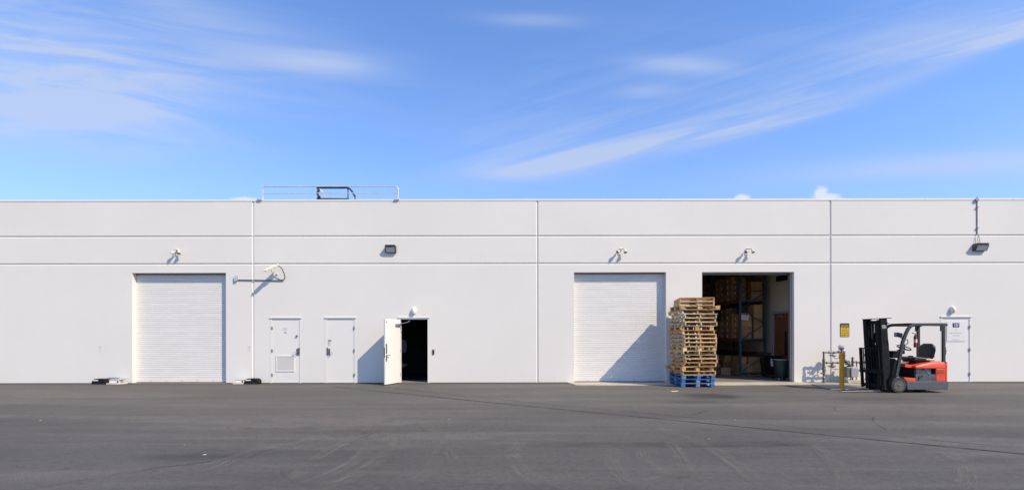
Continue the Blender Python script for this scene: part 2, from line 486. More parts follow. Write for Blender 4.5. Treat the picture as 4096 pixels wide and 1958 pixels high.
# ------------------------------------------------------------ ground
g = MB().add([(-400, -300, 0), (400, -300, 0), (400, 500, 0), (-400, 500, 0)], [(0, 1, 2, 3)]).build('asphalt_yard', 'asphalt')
tag(g, kind='structure')
patch = MB().add([(-5.75, -1.12, .004), (-5.3, -1.5, .004), (0, -5.37, .004), (6.8, -10.22, .004), (14, -15.6, .004), (14.3, -15.1, .004),
                  (7.14, -9.89, .004), (0, -4.71, .004), (-4.34, -.95, .004)], [(0, 1, 2, 3, 4, 5, 6, 7, 8)]).build('trench_patch', 'asphalt_patch', g)


def jag(pts, amp, n=9):
    out = []
    for i in range(len(pts) - 1):
        a, b = Vector(pts[i]), Vector(pts[i + 1])
        for k in range(n):
            q = a.lerp(b, k / n); out.append(q + Vector((random.uniform(-amp, amp), random.uniform(-amp, amp))))
    out.append(Vector(pts[-1])); return out


for pts, w, amp in (
        ([(-4.6, -.85), (0, -4.71), (7.14, -9.89), (14.3, -15.1)], .02, .015),
        ([(-5.5, -1.35), (0, -5.37), (6.8, -10.22), (14, -15.6)], .026, .015),
        ([(6.9, -5.2), (7.05, -5.9), (6.75, -6.5), (7.0, -7.2), (6.7, -7.6), (6.25, -8.5)], .011, .03),
        ([(6.6, -4.3), (7.0, -4.6), (7.15, -4.9)], .009, .03),
        ([(3.55, -6.9), (4.1, -6.4)], .02, .04),
        ([(-4.35, -10.9), (-3.1, -10.0), (-2.3, -9.2), (-1.85, -8.7)], .008, .05),
        ([(-4.8, -11.4), (-4.2, -10.8), (-3.75, -10.5)], .012, .05),
        ([(-5.0, -8.2), (-3.8, -8.35), (-2.5, -8.1), (-.9, -8.3)], .012, .04),
        ([(11.3, -8.2), (11.9, -8.7), (12.1, -9.2)], .012, .05),
        ([(-6.6, -13.1), (-4.7, -11.4)], .008, .04)):
    ribbon('crack', jag(pts, amp), w, 'crack_dark', g, .008, .7)


def gp(px, py):
    d = 3131.6 / (py + (px - 2048) * .00157 - 1343)
    return ((px - 2048) / 1982 * d, d - 16.8)


def L(*p): return [gp(x * .795, 1500 + y * .795) for x, y in p]
def Rr(*p): return [gp(2048 + x * .795, 1500 + y * .795) for x, y in p]


TM = [(L((1230, 245), (1300, 265), (1335, 310), (1290, 370), (1150, 440), (900, 560)), .30),
      (L((1780, 230), (1850, 290), (1850, 360), (1740, 460), (1480, 575)), .30),
      (L((1900, 240), (1960, 320), (1930, 400), (1760, 520), (1600, 575)), .30),
      (L((2080, 215), (2200, 300), (2210, 390), (2130, 500), (2010, 576)), .32),
      (L((2520, 230), (2330, 300), (2260, 380), (2290, 450)), .28),
      (L((1400, 560), (1470, 520), (1560, 440), (1760, 330), (1960, 250)), .26),
      (L((1000, 470), (1300, 380), (1700, 300)), .24),
      (Rr((60, 330), (10, 370), (10, 430), (60, 500), (180, 570)), .3),
      (Rr((500, 360), (505, 440), (540, 510), (600, 570)), .28),
      (Rr((680, 370), (655, 395), (690, 450), (790, 500), (870, 495), (860, 440), (800, 350), (740, 290)), .26),
      (Rr((600, 570), (700, 530), (850, 500), (900, 470)), .26),
      (Rr((700, 250), (900, 330), (1050, 400), (1250, 560)), .3),
      (Rr((1500, 330), (1620, 440), (1660, 520), (1620, 570)), .26),
      (Rr((2150, 380), (2270, 450), (2280, 520), (2240, 570)), .28)]
for pts, w in TM:
    ribbon('tyre_mark', catmull(pts, 12), w, 'tyre_pale', g, .012)
for pts, w in ((L((1410, 478), (1440, 520), (1530, 555), (1650, 565)), .05), (L((1455, 490), (1480, 470), (1620, 415)), .04),
               (Rr((0, 345), (500, 350), (1000, 350), (1600, 340)), .5)):
    ribbon('tyre_mark', catmull(pts, 12), w, 'tyre_dark', g, .016)

ap = MB().prism([(1.88, 0), (2.05, -.92), (4.9, -.95), (6.4, -1.0), (8.2, -.9), (9.75, -.8), (9.88, 0)], 'z', -.1, .014).build('concrete_apron', 'concrete')
tag(ap, kind='structure')
pad = MB().prism([(9.93, 0), (9.3, -2.2), (9.9, -2.4), (11.6, -2.3), (11.75, 0)], 'z', -.1, .018).build('concrete_pad', 'concrete_old')
tag(pad, kind='structure')

# ------------------------------------------------------------ warehouse
WT = 0.26
wh = thing('warehouse', (0, 0, 0), 'long white tilt-up concrete warehouse with two horizontal grooves and roll-up doors', 'warehouse')
HX = [-28.0, -18.45, -8.775, 0.863, 10.80, 20.6, 30.0]
ZG = (4.035, 4.966); ZTOP = 6.155
OPEN_ROLL = [(-12.88, -9.697), (2.107, 5.226), (6.448, 9.567)]; ROLL_H = 3.74
DOORS = [(-8.2, -7.14), (-6.34, -5.285), (-3.845, -2.795), (14.53, 15.575)]; DOOR_H = 2.22
GAP = .006


def panel(x0, x1, z0, z1, notches, bottom):
    pts = [(x0, z0)]
    for a, b, h in sorted(notches): pts += [(a, z0), (a, h), (b, h), (b, z0)]
    pts += [(x1, z0), (x1, z1), (x0, z1)]
    me = MB().prism(pts, 'y', 0.0, WT).mesh('wall_panel', 'wall_paint')
    bm = bmesh.new(); bm.from_mesh(me)
    sel = []
    for e in bm.edges:
        a, b = e.verts[0].co, e.verts[1].co
        if abs(a.y) > 1e-4 or abs(b.y) > 1e-4: continue
        eq = lambda i, val: abs(a[i] - val) < 1e-4 and abs(b[i] - val) < 1e-4
        if eq(0, x0) or eq(0, x1) or (eq(2, z1) and z1 < 6) or (eq(2, z0) and not bottom): sel.append(e)
    bmesh.ops.bevel(bm, geom=sel, offset=.03, segments=1, affect='EDGES', clamp_overlap=False)
    bmesh.ops.triangulate(bm, faces=[f for f in bm.faces if len(f.verts) > 4])
    bm.to_mesh(me); bm.free()
    o = bpy.data.objects.new('wall_panel', me); col.objects.link(o); o.parent = wh
    return o


for i in range(len(HX) - 1):
    x0, x1 = HX[i] + GAP, HX[i + 1] - GAP
    nt_ = [(a, b, ROLL_H) for a, b in OPEN_ROLL if x0 < a < x1] + [(a, b, DOOR_H) for a, b in DOORS if x0 < a < x1]
    panel(x0, x1, -.05, ZG[0] - GAP, nt_, True)
    panel(x0, x1, ZG[0] + GAP, ZG[1] - GAP, [], False)
    panel(x0, x1, ZG[1] + GAP, ZTOP, [], False)
for x in HX[1:-1]: MB().box(x - .02, x + .02, .034, WT - .01, -.05, ZTOP - .01).build('panel_joint', 'joint_paint', wh)
for z in ZG:
    for i in range(len(HX) - 1):
        MB().box(HX[i] + .021, HX[i + 1] - .021, .034, WT - .01, z - .02, z + .02).build('panel_joint', 'joint_paint', wh)
# parapet cap in lengths
x = -28.0
while x < 30:
    MB().box(x, x + 2.995, -.012, WT + .03, ZTOP, ZTOP + .062).build('parapet_cap', 'cap_white', wh, bevel=.006)
    x += 3.0
MB().box(-28, 30, WT + .002, 24, 5.45, 5.62).build('roof', 'roof_deck', wh)
MB().box(-28, 30, 24, 24.2, -.05, ZTOP).build('back_wall', 'wall_paint', wh)
for x in (-28.2, 30): MB().box(x, x + .2, 0, 24.2, -.05, ZTOP).build('side_wall', 'wall_paint', wh)
MB().box(-28, 30, 0.0, 24, -.06, .016).build('floor_slab', 'floor_concrete', wh)
# partitions of the storage bay and of the little dark room
PX = 10.1
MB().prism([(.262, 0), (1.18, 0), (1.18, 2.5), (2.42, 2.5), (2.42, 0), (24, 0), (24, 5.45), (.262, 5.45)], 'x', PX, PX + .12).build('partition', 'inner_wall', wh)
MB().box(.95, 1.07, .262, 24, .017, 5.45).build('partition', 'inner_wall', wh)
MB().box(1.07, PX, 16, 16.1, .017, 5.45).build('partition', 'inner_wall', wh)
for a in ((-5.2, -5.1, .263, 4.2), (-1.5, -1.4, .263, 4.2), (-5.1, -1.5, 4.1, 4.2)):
    MB().box(*a, .0171, 2.8).build('partition', 'room_shade', wh)
MB().box(-5.1, -1.5, .263, 4.1, 2.7, 2.8).build('ceiling', 'room_shade', wh)
MB().box(-5.1, -1.5, .75, 4.1, .0175, .024).build('floor_shade', 'room_shade', wh)  # dark sheet standing in for the shade on the room floor
MB().box(PX + .125, 13.5, .263, 4, 2.8, 2.9).build('ceiling', 'room_shade', wh)
# inner wooden door with frame
idr = MB().prism([(1.26, .02), (2.34, .02), (2.34, 2.42), (1.26, 2.42)], 'x', PX + .03, PX + .075).build('inner_door', 'wood_door', wh)
idr['label'] = 'brown wooden inner door with long black pull'
MB().prism([(1.18, .018), (1.26, .018), (1.26, 2.42), (2.34, 2.42), (2.34, .018), (2.42, .018), (2.42, 2.5), (1.18, 2.5)], 'x', PX - .03, PX + .13).build('door_frame', 'door_frame_grey', idr)
MB().box(PX - .06, PX - .03, 1.40, 1.46, .85, 1.75).box(PX - .03, PX + .03, 1.42, 1.44, .9, .93).box(PX - .03, PX + .03, 1.42, 1.44, 1.67, 1.7).build('pull_handle', 'black_metal', idr, bevel=.008)
MB().box(PX - .06, PX + .03, 1.75, 2.0, 2.28, 2.36).build('door_closer', 'galv', idr, bevel=.01)
MB().box(PX - .02, PX, 2.5, 16, .017, .92).build('wainscot', 'kraft_c', wh)
vt = MB().box(PX - .09, PX, 1.35, 2.0, 3.62, 3.82)
vt.build('wall_vent', 'black_metal', wh, bevel=.01)


# roll-up doors
def slat_mesh(w, h):
    prof = [(.009, 0), (.001, .006), (-.003, h * .5), (.001, h - .006), (.009, h), (.02, h), (.02, 0)]
    return MB().prism(prof, 'x', 0, w).mesh('slat', 'slat_white')


SH = .0665
for k in (0, 1):
    x0, x1 = OPEN_ROLL[k]; w = x1 - x0
    root = MB().box(x0 + .045, x1 - .045, .227, .233, .031, ROLL_H - .05).build('roll_up_door', 'slat_white', wh)
    for xg in (x0 + .002, x1 - .05): MB().box(xg, xg + .048, .235, .258, .016, ROLL_H - .05).build('guide', 'door_paint', root)
    root['label'] = ('closed white slatted roll-up door between the two ground boxes', 'closed white slatted roll-up door half in the shadow of the pallet stack')[k]
    sm = slat_mesh(w - .006, SH)
    z = .115
    while z + SH < ROLL_H - .02:
        inst('slat', sm, root, (x0 + .003, .205 + random.uniform(-.0012, .0012), z)); z += SH
    MB().box(x0 + .004, x1 - .004, .19, .235, .03, .113).build('bottom_bar', 'slat_white', root, bevel=.006)
    MB().box(x0 + .004, x1 - .004, .2, .225, .016, .03).build('bottom_seal', 'rubber', root)
    for i in range(5):
        MB().cyl((x0 + .5 + i * .53, .192, .07), (x0 + .5 + i * .53, .183, .07), .012, 8).build('bolt', 'steel_dark', root)
    MB().box(x0 + .002, x1 - .002, .18, .239, ROLL_H - .045, ROLL_H - .002).build('lintel_seal', 'steel_dark', root)
x0, x1 = OPEN_ROLL[2]
root = MB().lathe((x0 - .05, .5, 4.1), (1, 0, 0), [(0, .24), (x1 - x0 + .1, .24)], 20).build('roll_up_door', 'slat_white', wh, smooth=True)
root['label'] = 'rolled-up door over the open loading bay'
for xg in (x0 - .1, x1 + .002): MB().box(xg, xg + .098, WT + .002, .33, .017, 3.9).build('guide', 'galv', root)
MB().box(x0 + .005, x1 - .005, .262, .30, ROLL_H - .07, ROLL_H + .05).build('bottom_bar', 'steel_dark', root, bevel=.005)
MB().box(x1 - .035, x1 - .002, .06, .16, .016, ROLL_H - .002).build('jamb_guide', 'galv_rail', root, bevel=.004)


# personnel doors
def man_door(i, hinge, label):
    a, b = DOORS[i]
    lx0, lx1 = a + .065, b - .065
    fr = MB().prism([(a + .002, .005), (lx0, .005), (lx0, DOOR_H - .065), (lx1, DOOR_H - .065), (lx1, .005), (b - .002, .005), (b - .002, DOOR_H - .002), (a + .002, DOOR_H - .002)],
                    'y', -.004, .16)
    return a, b, lx0, lx1, fr


def hinges(root, x, y=-.012):
    for z in (.28, 1.1, 1.87):
        MB().cyl((x, y, z - .055), (x, y, z + .055), .011, 8).box(x - .03, x + .03, y + .002, y + .008, z - .05, z + .05).build('hinge', 'galv', root)


def lever(root, x, z, d, y=-.0):
    """escutcheon with a bail-shaped lever pointing along d"""
    MB().box(x - .022, x + .022, y - .022, y, z - .11, z + .11).build('lock_plate', 'steel_dark', root, bevel=.006)
    MB().tube([(x, y - .02, z + .0), (x + d * .03, y - .06, z - .01), (x + d * .12, y - .065, z - .02), (x + d * .08, y - .065, z - .075), (x + d * .01, y - .06, z - .085), (x, y - .02, z - .085)], .008, 6).build('lever_handle', 'galv', root)


for i, hs in ((0, 'L'), (1, 'R'), (3, 'R')):
    a, b, lx0, lx1, fr = man_door(i, hs, '')
    leaf = MB().box(lx0 + .004, lx1 - .004, .012, .056, .022, DOOR_H - .069).build('service_door', 'door_paint', wh, bevel=.003)
    fr.build('door_frame', 'door_paint', leaf, bevel=.002)
    MB().box(a - .012, b + .012, -.03, -.0045, DOOR_H - .022, DOOR_H + .008).build('drip_cap', 'door_paint', leaf, bevel=.003)
    MB().box(lx0, lx1, -.03, .09, .004, .018).build('threshold', 'galv', leaf)
    hinges(leaf, lx0 - .002 if hs == 'L' else lx1 + .002)
    if i == 0:
        leaf['label'] = 'closed white door with a louvred vent low on the leaf'
        vx0, vx1, vz0, vz1 = -7.97, -7.41, .43, .90
        MB().prism([(vx0 - .035, vz0 - .035), (vx1 + .035, vz0 - .035), (vx1 + .035, vz1 + .035), (vx0 - .035, vz1 + .035), (vx0 - .035, vz0 - .034),
                    (vx0, vz0), (vx0, vz1), (vx1, vz1), (vx1, vz0), (vx0, vz0 - .0005)], 'y', -.006, .013).build('louver_frame', 'door_paint', leaf)
        lb = MB(); n = 18
        for k in range(n):
            z = vz0 + (vz1 - vz0) * k / n
            lb.add([(vx0, -.004, z), (vx1, -.004, z), (vx1, .011, z + .019), (vx0, .011, z + .019), (vx0, -.001, z - .002), (vx1, -.001, z - .002)], [(0, 1, 2, 3), (4, 5, 1, 0)])
        lb.build('louver_blades', 'door_paint', leaf)
        MB().box(vx0, vx1, .0095, .0118, vz0, vz1).build('louver_back', 'steel_dark', leaf)
        lever(leaf, -7.285, 1.06, -1, .012)
        MB().box(-7.245, -7.19, -.014, -.0045, .95, 1.20).build('latch_guard', 'steel_dark', leaf, bevel=.004)
        MB().lathe((-7.30, .012, 1.60), (0, -1, 0), [(0, .034), (.02, .03), (.03, .014), (.05, .014)], 14).box(-7.32, -7.255, -.03, -.02, 1.575, 1.60).build('deadbolt', 'steel_dark', leaf, smooth=True)
        text('sticker_print', 'NOTICE\nno entry', .045, 'print_grey', leaf, (-7.70, .009, 1.83), sx=.9)
        MB().box(-7.73, -7.65, .0095, .0115, 1.69, 1.735).build('sticker', 'print_grey', leaf)
    if i == 1:
        leaf['label'] = 'closed plain white door with three small stickers above the handle'
        lever(leaf, -6.19, 1.06, 1, .012)
        MB().box(-6.285, -6.23, -.014, -.0045, .95, 1.20).build('latch_guard', 'steel_dark', leaf, bevel=.004)
        for z0, z1, w, m in ((1.41, 1.47, .12, 'conduit_grey'), (1.345, 1.395, .085, 'galv_rail'), (1.265, 1.335, .09, 'cream_plastic')):
            s_ = MB().box(-6.245, -6.245 + w, .0095, .0115, z0, z1).build('sticker', m, leaf)
        text('sticker_print', 'ALARM', .035, 'print_grey', leaf, (-6.2, .008, 1.37))
        text('sticker_print', 'KEEP', .032, 'print_grey', leaf, (-6.2, .008, 1.30))
    if i == 3:
        leaf['label'] = 'closed white door behind the forklift with a printed sign on it'
        MB().lathe((14.68, .012, 1.05), (0, -1, 0), [(0, .03), (.02, .03), (.03, .016), (.06, .03), (.08, .02)], 12).build('door_knob', 'galv', leaf, smooth=True)

# the open door
a, b, lx0, lx1, fr = man_door(2, 'L', '')
hx, hy = lx0 + .005, -.03
ang = math.atan2(.87, .30)
M = Matrix.Translation((hx, hy, 0)) @ Matrix.Rotation(math.pi + ang, 4, 'Z')      # leaf local x runs from hinge to free edge
LW = .915
od = MB().box(0, LW, -.045, 0, .03, DOOR_H - .07, M).build('service_door', 'door_paint', wh, bevel=.002)
od['label'] = 'white door standing open, with lever handle and closer arm'
fr.build('door_frame', 'door_paint', od, bevel=.002)
MB().box(a - .012, b + .012, -.03, -.0045, DOOR_H - .022, DOOR_H + .008).build('drip_cap', 'door_paint', od, bevel=.003)
MB().box(lx0, lx1, -.03, .16, .004, .02).build('threshold', 'galv', od)
for z in (.28, 1.1, 1.87): MB().cyl((hx, hy, z - .06), (hx, hy, z + .06), .012, 8).build('hinge', 'galv', od)


def loc(x, y, z): return M @ Vector((x, y, z))


MB().box(LW - .09, LW - .04, 0.002, .02, 1.02, 1.34, M).build('lock_plate', 'steel_dark', od, bevel=.004)
MB().box(LW - .09, LW - .04, 0.002, .02, .78, .98, M).build('lock_plate', 'steel_dark', od, bevel=.004)
MB().tube([loc(LW - .065, .02, .97), loc(LW - .065, .06, .97), loc(LW - .2, .065, .965)], .011, 7).build('lever_handle', 'steel_dark', od)
MB().box(LW, LW + .008, -.04, -.006, .9, 1.22, M).build('edge_plate', 'steel_dark', od)
MB().box(.03, .33, .002, .06, 1.93, 2.0, M).build('door_closer', 'galv', od, bevel=.01)
MB().tube([loc(.1, .04, 2.0), loc(.04, .3, 2.05), Vector((lx0 + .32, .05, 2.12))], .012, 6).build('closer_arm', 'galv', od)
MB().prism([(LW - .12, 2.06), (LW - .05, 2.06), (LW - .085, 2.02)], 'y', .002, .012, M).build('bracket', 'steel_dark', od)

# ------------------------------------------------------------ roof things
rl = thing('roof_guard_rail', (-6.18, .08, ZTOP + .062), 'pale galvanised guard rail standing on the roof edge', 'railing')
X0, X1 = -8.485, -3.87; zb = ZTOP + .062; zt = 6.685
arc = lambda cx, cz, r, a0, a1, n=7: [(cx + r * math.cos(R(a0 + (a1 - a0) * k / n)), .08, cz + r * math.sin(R(a0 + (a1 - a0) * k / n))) for k in range(n + 1)]
MB().tube([(X0, .08, zb)] + arc(X0 + .12, zt - .12, .12, 180, 90) + arc(X1 - .12, zt - .12, .12, 90, 0) + [(X1, .08, zb)], .021, 8).build('top_rail', 'galv_rail', rl, smooth=True)
MB().tube([(X0, .08, 6.452), (X1, .08, 6.452)], .018, 8).build('mid_rail', 'galv_rail', rl, smooth=True)
for x in (X0 - .05, X1 - .02): MB().box(x - .08, x + .08, -.06, .2, zb - .03, zb + .012).build('base_plate', 'galv_rail', rl, bevel=.004)

hf = thing('roof_hatch_frame', (-6.6, 1.5, 5.62), 'black steel roof hatch frame with a curved arm behind the guard rail', 'roof hatch')
Y = 1.5; hz = 6.655; tz = 7.06
MB().box(-7.25, -6.0, Y - .5, Y + .55, 5.62, hz - .3).build('curb', 'conduit_grey', hf)
MB().tube([(-7.2, Y, hz), (-6.02, Y, hz - .01)], .032, 8).build('curb_rim', 'hatch_black', hf)
MB().tube([(-7.2, Y, tz + .02), (-7.1, Y, tz), (-6.1, Y, tz), (-6.02, Y, tz - .02)], .036, 8).build('top_bar', 'hatch_black', hf)
MB().tube([(-7.2, Y, tz + .04), (-7.13, Y, tz - .1), (-7.18, Y, tz - .2), (-7.15, Y, tz - .3), (-7.15, Y, hz)], .032, 8, rr=[.025, .05, .055, .03, .03]).lathe((-7.12, Y, hz + .03), (0, 0, 1), [(0, .06), (.03, .06), (.031, .03), (.05, .055), (.08, .055)], 12).build('spring_post', 'hatch_black', hf)
MB().tube([(-7.1, Y, tz - .03), (-6.97, Y, tz - .17)], .02, 6).build('stay', 'galv_rail', hf)
MB().box(-6.97, -6.92, Y - .02, Y + .02, hz, tz - .17).build('tan_post', 'tan_post', hf)
MB().cyl((-6.05, Y, hz), (-6.05, Y, tz), .02, 8).build('rod', 'hatch_black', hf)
MB().tube([(-6.07, Y, tz - .01), (-5.98, Y, tz - .04), (-5.9, Y, tz - .13), (-5.83, Y, tz - .26), (-5.8, Y, tz - .3), (-5.79, Y, tz - .36), (-5.79, Y, hz - .02)], .02, 8, rr=[.036, .034, .034, .032, .038, .02, .018]).build('curved_arm', 'hatch_black', hf)

# ------------------------------------------------------------ wall-mounted things


def flood(xc, z, la, lb, which):
    t = thing('flood_light', (xc, 0, z), 'cream twin-head flood light on the wall ' + which, 'flood light', 'twin-head flood lights above the roll-up doors')
    MB().lathe((xc, 0, z), (0, -1, 0), [(0, .055), (.02, .055), (.035, .04), (.06, .03)], 14).build('wall_plate', 'cream_plastic', t, smooth=True)
    for lx, d in ((la, Vector((-.75, -.5, -.55))), (lb, Vector((.25, -.5, -.85)))):
        d = d.normalized(); c = Vector((lx, -.15, z - .09))
        MB().tube([(xc, -.05, z), tuple((Vector((xc, -.05, z)) + c) / 2 + Vector((0, -.02, .05))), tuple(c - d * .09)], .013, 7).build('arm', 'cream_dark', t, smooth=True)
        h = MB().lathe(c - d * .1, d, [(0, .022), (.05, .03), (.09, .05), (.13, .062), (.14, .062)], 16).build('lamp_head', 'cream_plastic', t, smooth=True)
        MB().lathe(c + d * .0402, d, [(0, .056), (.012, .04), (.016, .01)], 16).build('lens', 'cream_dark', h, smooth=True)


flood(-11.33, 4.49, -11.40, -11.19, 'above the leftmost roll-up door')
flood(3.68, 4.50, 3.57, 3.81, 'above the shadowed roll-up door')
flood(7.98, 4.50, 7.88, 8.10, 'above the open loading bay')


def wall_pack(x0, x1, z0, z1, label):
    t = thing('wall_pack_light', ((x0 + x1) / 2, 0, z0), label, 'wall light', 'dark wall pack lights high on the facade')
    zt, zb = z1, z0
    MB().prism([(0, zb), (-.09, zb), (-.17, zt - .06), (-.17, zt - .015), (-.155, zt), (0, zt)], 'x', x0, x1).build('housing', 'bronze', t, bevel=.008)
    # glass on the sloping face
    n = Vector((0, -(zt - .06 - zb), -.08)).normalized()
    p0 = Vector((0, -.094, zb + .012)); p1 = Vector((0, -.166, zt - .075))
    vs = []
    for off in (.004, -.004):
        for p in (p0, p1):
            for xx in (x0 + .035, x1 - .035): vs.append((xx, p.y + n.y * off, p.z + n.z * off))
    MB().add(vs, [(0, 1, 3, 2), (4, 6, 7, 5), (0, 2, 6, 4), (1, 5, 7, 3), (0, 4, 5, 1), (2, 3, 7, 6)]).build('lens', 'lens', t)
    MB().box(x0 + .02, x1 - .02, -.19, -.02, zt, zt + .018).build('visor', 'bronze', t, bevel=.004)
    return t


wall_pack(-4.27, -3.91, 4.40, 4.63, 'dark bronze wall light high above the open door, without conduit')
wp = wall_pack(15.61, 16.03, 4.43, 4.66, 'dark bronze wall light hanging below a vertical conduit on the right')
cd = thing('conduit', (15.76, 0, 4.7), 'thin grey conduit pipe running down from the parapet to a wall light', 'conduit')
MB().tube([(15.765, -.016, 6.29), (15.765, -.016, 4.98)], .013, 8).build('pipe', 'conduit_grey', cd, smooth=True)
MB().box(15.68, 15.79, -.07, -.013, 6.12, 6.2).build('bracket', 'conduit_grey', cd, bevel=.01)
for z in (5.9, 5.2): MB().box(15.735, 15.795, -.06, 0, z, z + .02).build('strap', 'conduit_grey', cd)
MB().tube([(15.765, -.05, 4.98), (15.735, -.06, 4.85), (15.74, -.08, 4.68)], .006, 6).tube([(15.765, -.05, 4.98), (15.80, -.06, 4.83), (15.80, -.08, 4.68)], .008, 6).build('wire_loop', 'conduit_grey', cd)

cc = thing('security_camera', (-7.96, 0, 3.69), 'white bullet security camera aimed left on a wall bracket', 'camera')
rear, frnt = Vector((-7.85, -.21, 3.97)), Vector((-8.17, -.45, 3.74)); dd = (frnt - rear).normalized(); LN = (frnt - rear).length
q = dd.to_track_quat('X', 'Z').to_matrix().to_4x4(); Mc = Matrix.Translation(rear) @ q
MB().box(0, LN - .03, -.045, .045, -.055, .02, Mc).build('housing', 'cream_plastic', cc, bevel=.012)
MB().box(-.03, LN + .05, -.058, .058, .024, .036, Mc).box(-.03, LN, -.058, -.05, -.005, .024, Mc).box(-.03, LN, .05, .058, -.005, .024, Mc).build('sun_shield', 'white_plastic', cc, bevel=.003)
for t_ in (.14, .32): MB().box(t_, t_ + .012, -.048, .048, -.058, .023, Mc).build('strap', 'steel_dark', cc)
MB().box(LN - .03, LN - .022, -.036, .036, -.046, .012, Mc).build('lens', 'glass_grey', cc)
mid = rear.lerp(frnt, .5)
MB().lathe((-7.96, 0, 3.69), (0, -1, 0), [(0, .04), (.015, .04), (.03, .02)], 12).tube([(-7.96, -.02, 3.69), (-7.99, -.12, 3.69), (-8.0, -.25, 3.71), (-8.0, -.3, 3.75), tuple(mid + Vector((0, 0, -.06)))], .014, 8).build('bracket', 'cream_plastic', cc, smooth=True)
MB().tube(catmull([tuple(rear + Vector((0, 0, -.01))), (-7.72, -.2, 3.86), (-7.66, -.12, 3.66), (-7.69, -.05, 3.53), (-7.8, -.03, 3.478), (-8.05, -.025, 3.478), (-8.4, -.022, 3.482), (-9.27, -.022, 3.495)], 8), .014, 7).build('cable', 'cable_black', cc, smooth=True)
jb = thing('junction_box', (-9.33, 0, 3.46), 'small grey junction box at the left end of the camera cable', 'junction box')
MB().box(-9.38, -9.29, -.06, 0, 3.46, 3.63).build('box', 'conduit_grey', jb, bevel=.008)
MB().box(-9.385, -9.285, -.068, -.06, 3.455, 3.635).build('cover', 'galv_rail', jb, bevel=.004)


def egg(x, z, label):
    t = thing('door_light', (x, 0, z - .13), label, 'wall light', 'egg-shaped lights above the doors')
    MB().ball((x, -.02, z), .13, (.62, .85, 1.0), 18).build('shell', 'white_plastic', t, smooth=True)
    MB().ball((x, -.085, z - .085), .055, (.85, .6, .55), 12).build('lens', 'lens', t, smooth=True)
    MB().ball((x + .005, -.075, z + .1), .012).build('sensor', 'steel_dark', t)


egg(-3.32, 2.44, 'white egg-shaped light over the open door')
egg(14.91, 2.45, 'white egg-shaped light over the signed door behind the forklift')
cr = thing('card_reader', (-2.663, 0, .96), 'small dark card reader on the wall right of the open door', 'card reader')
MB().box(-2.697, -2.63, -.03, 0, .96, 1.14).build('body', 'steel_dark', cr, bevel=.014)
MB().box(-2.685, -2.642, -.034, -.0305, 1.0, 1.1).build('face', 'black_plastic', cr, bevel=.004)
ks = thing('key_switch', (5.5, 0, 1.14), 'small grey key switch on the wall beside the pallet stack', 'switch')
MB().lathe((5.42, 0, 1.16), (0, -1, 0), [(0, .045), (.012, .045), (.02, .02)], 16).build('plate', 'steel_dark', ks, smooth=True)
for x, z, lb in ((-13.96, 1.195, 'small white notice stuck to the wall left of the leftmost roll-up door'), (-8.91, 1.18, 'small white notice stuck to the wall right of the leftmost roll-up door')):
    t = thing('wall_notice', (x, 0, z - .09), lb, 'notice', 'small notices beside the leftmost roll-up door')
    MB().box(x - .06, x + .06, -.003, 0, z - .095, z + .095).build('sheet', 'sign_white', t)
    text('print', 'RODENT\nbait\nstation', .034, 'print_grey', t, (x + .005, -.0045, z + .02), sx=.75)
    text('print', 'CAUTION', .022, 'print_grey', t, (x, -.0045, z - .075))

# caution sign
cs = thing('caution_sign', (11.277, 0, 1.53), 'yellow and black caution sign on the wall above the gas meter', 'sign')


def rrect(x0, x1, z0, z1, r, n=5):
    pts = []
    for cx, cz, a0 in ((x1 - r, z0 + r, -90), (x1 - r, z1 - r, 0), (x0 + r, z1 - r, 90), (x0 + r, z0 + r, 180)):
        pts += [(cx + r * math.cos(R(a0 + 90 * k / n)), cz + r * math.sin(R(a0 + 90 * k / n))) for k in range(n + 1)]
    return pts


MB().prism(rrect(11.12, 11.434, 1.535, 2.0, .035), 'y', -.006, 0).build('plate', 'print_black', cs)
MB().prism(rrect(11.142, 11.412, 1.557, 1.865, .012), 'y', -.008, -.0065).build('panel', 'sign_yellow', cs)
text('lettering', 'CAUTION', .072, 'sign_yellow', cs, (11.277, -.0085, 1.918), sx=.76, bold=.002)
for k, s_ in enumerate(('Turn Off', 'Metal Bolt', 'Other Bolts', 'Any Elbow at')):
    text('lettering', s_, .056, 'print_black', cs, (11.277, -.0095, 1.825 - k * .072), sx=.86 if k < 3 else .76, bold=.0015)

ds = thing('door_sign', (15.05, 0, 1.38), 'white printed door sign with a navy number plate, behind the forklift', 'sign')
MB().box(14.745, 15.36, .004, .0115, 1.38, 2.05).build('panel', 'sign_white', ds)
MB().box(14.742, 14.75, .0015, .0037, 1.376, 1.95).box(14.751, 15.36, .0015, .0037, 1.376, 1.384).build('edge_line', 'print_grey', ds)
MB().prism(rrect(14.945, 15.168, 1.86, 2.0, .008), 'y', -.001, .0035).build('number_plate', 'sign_navy', ds)
text('lettering', '120', .10, 'sign_white', ds, (15.057, -.002, 1.93), bold=.003)
text('lettering', '120', .055, 'print_grey', ds, (15.05, .0025, 1.765))
text('lettering', 'Plant Devine Inc.', .062, 'print_grey', ds, (15.05, .0025, 1.665))
text('lettering', 'wordbody', .058, 'print_grey', ds, (15.05, .0025, 1.575), shear=.25)
text('lettering', 'No Solicitation', .042, 'print_grey', ds, (15.05, .0025, 1.435))

# ------------------------------------------------------------ small things along the wall foot


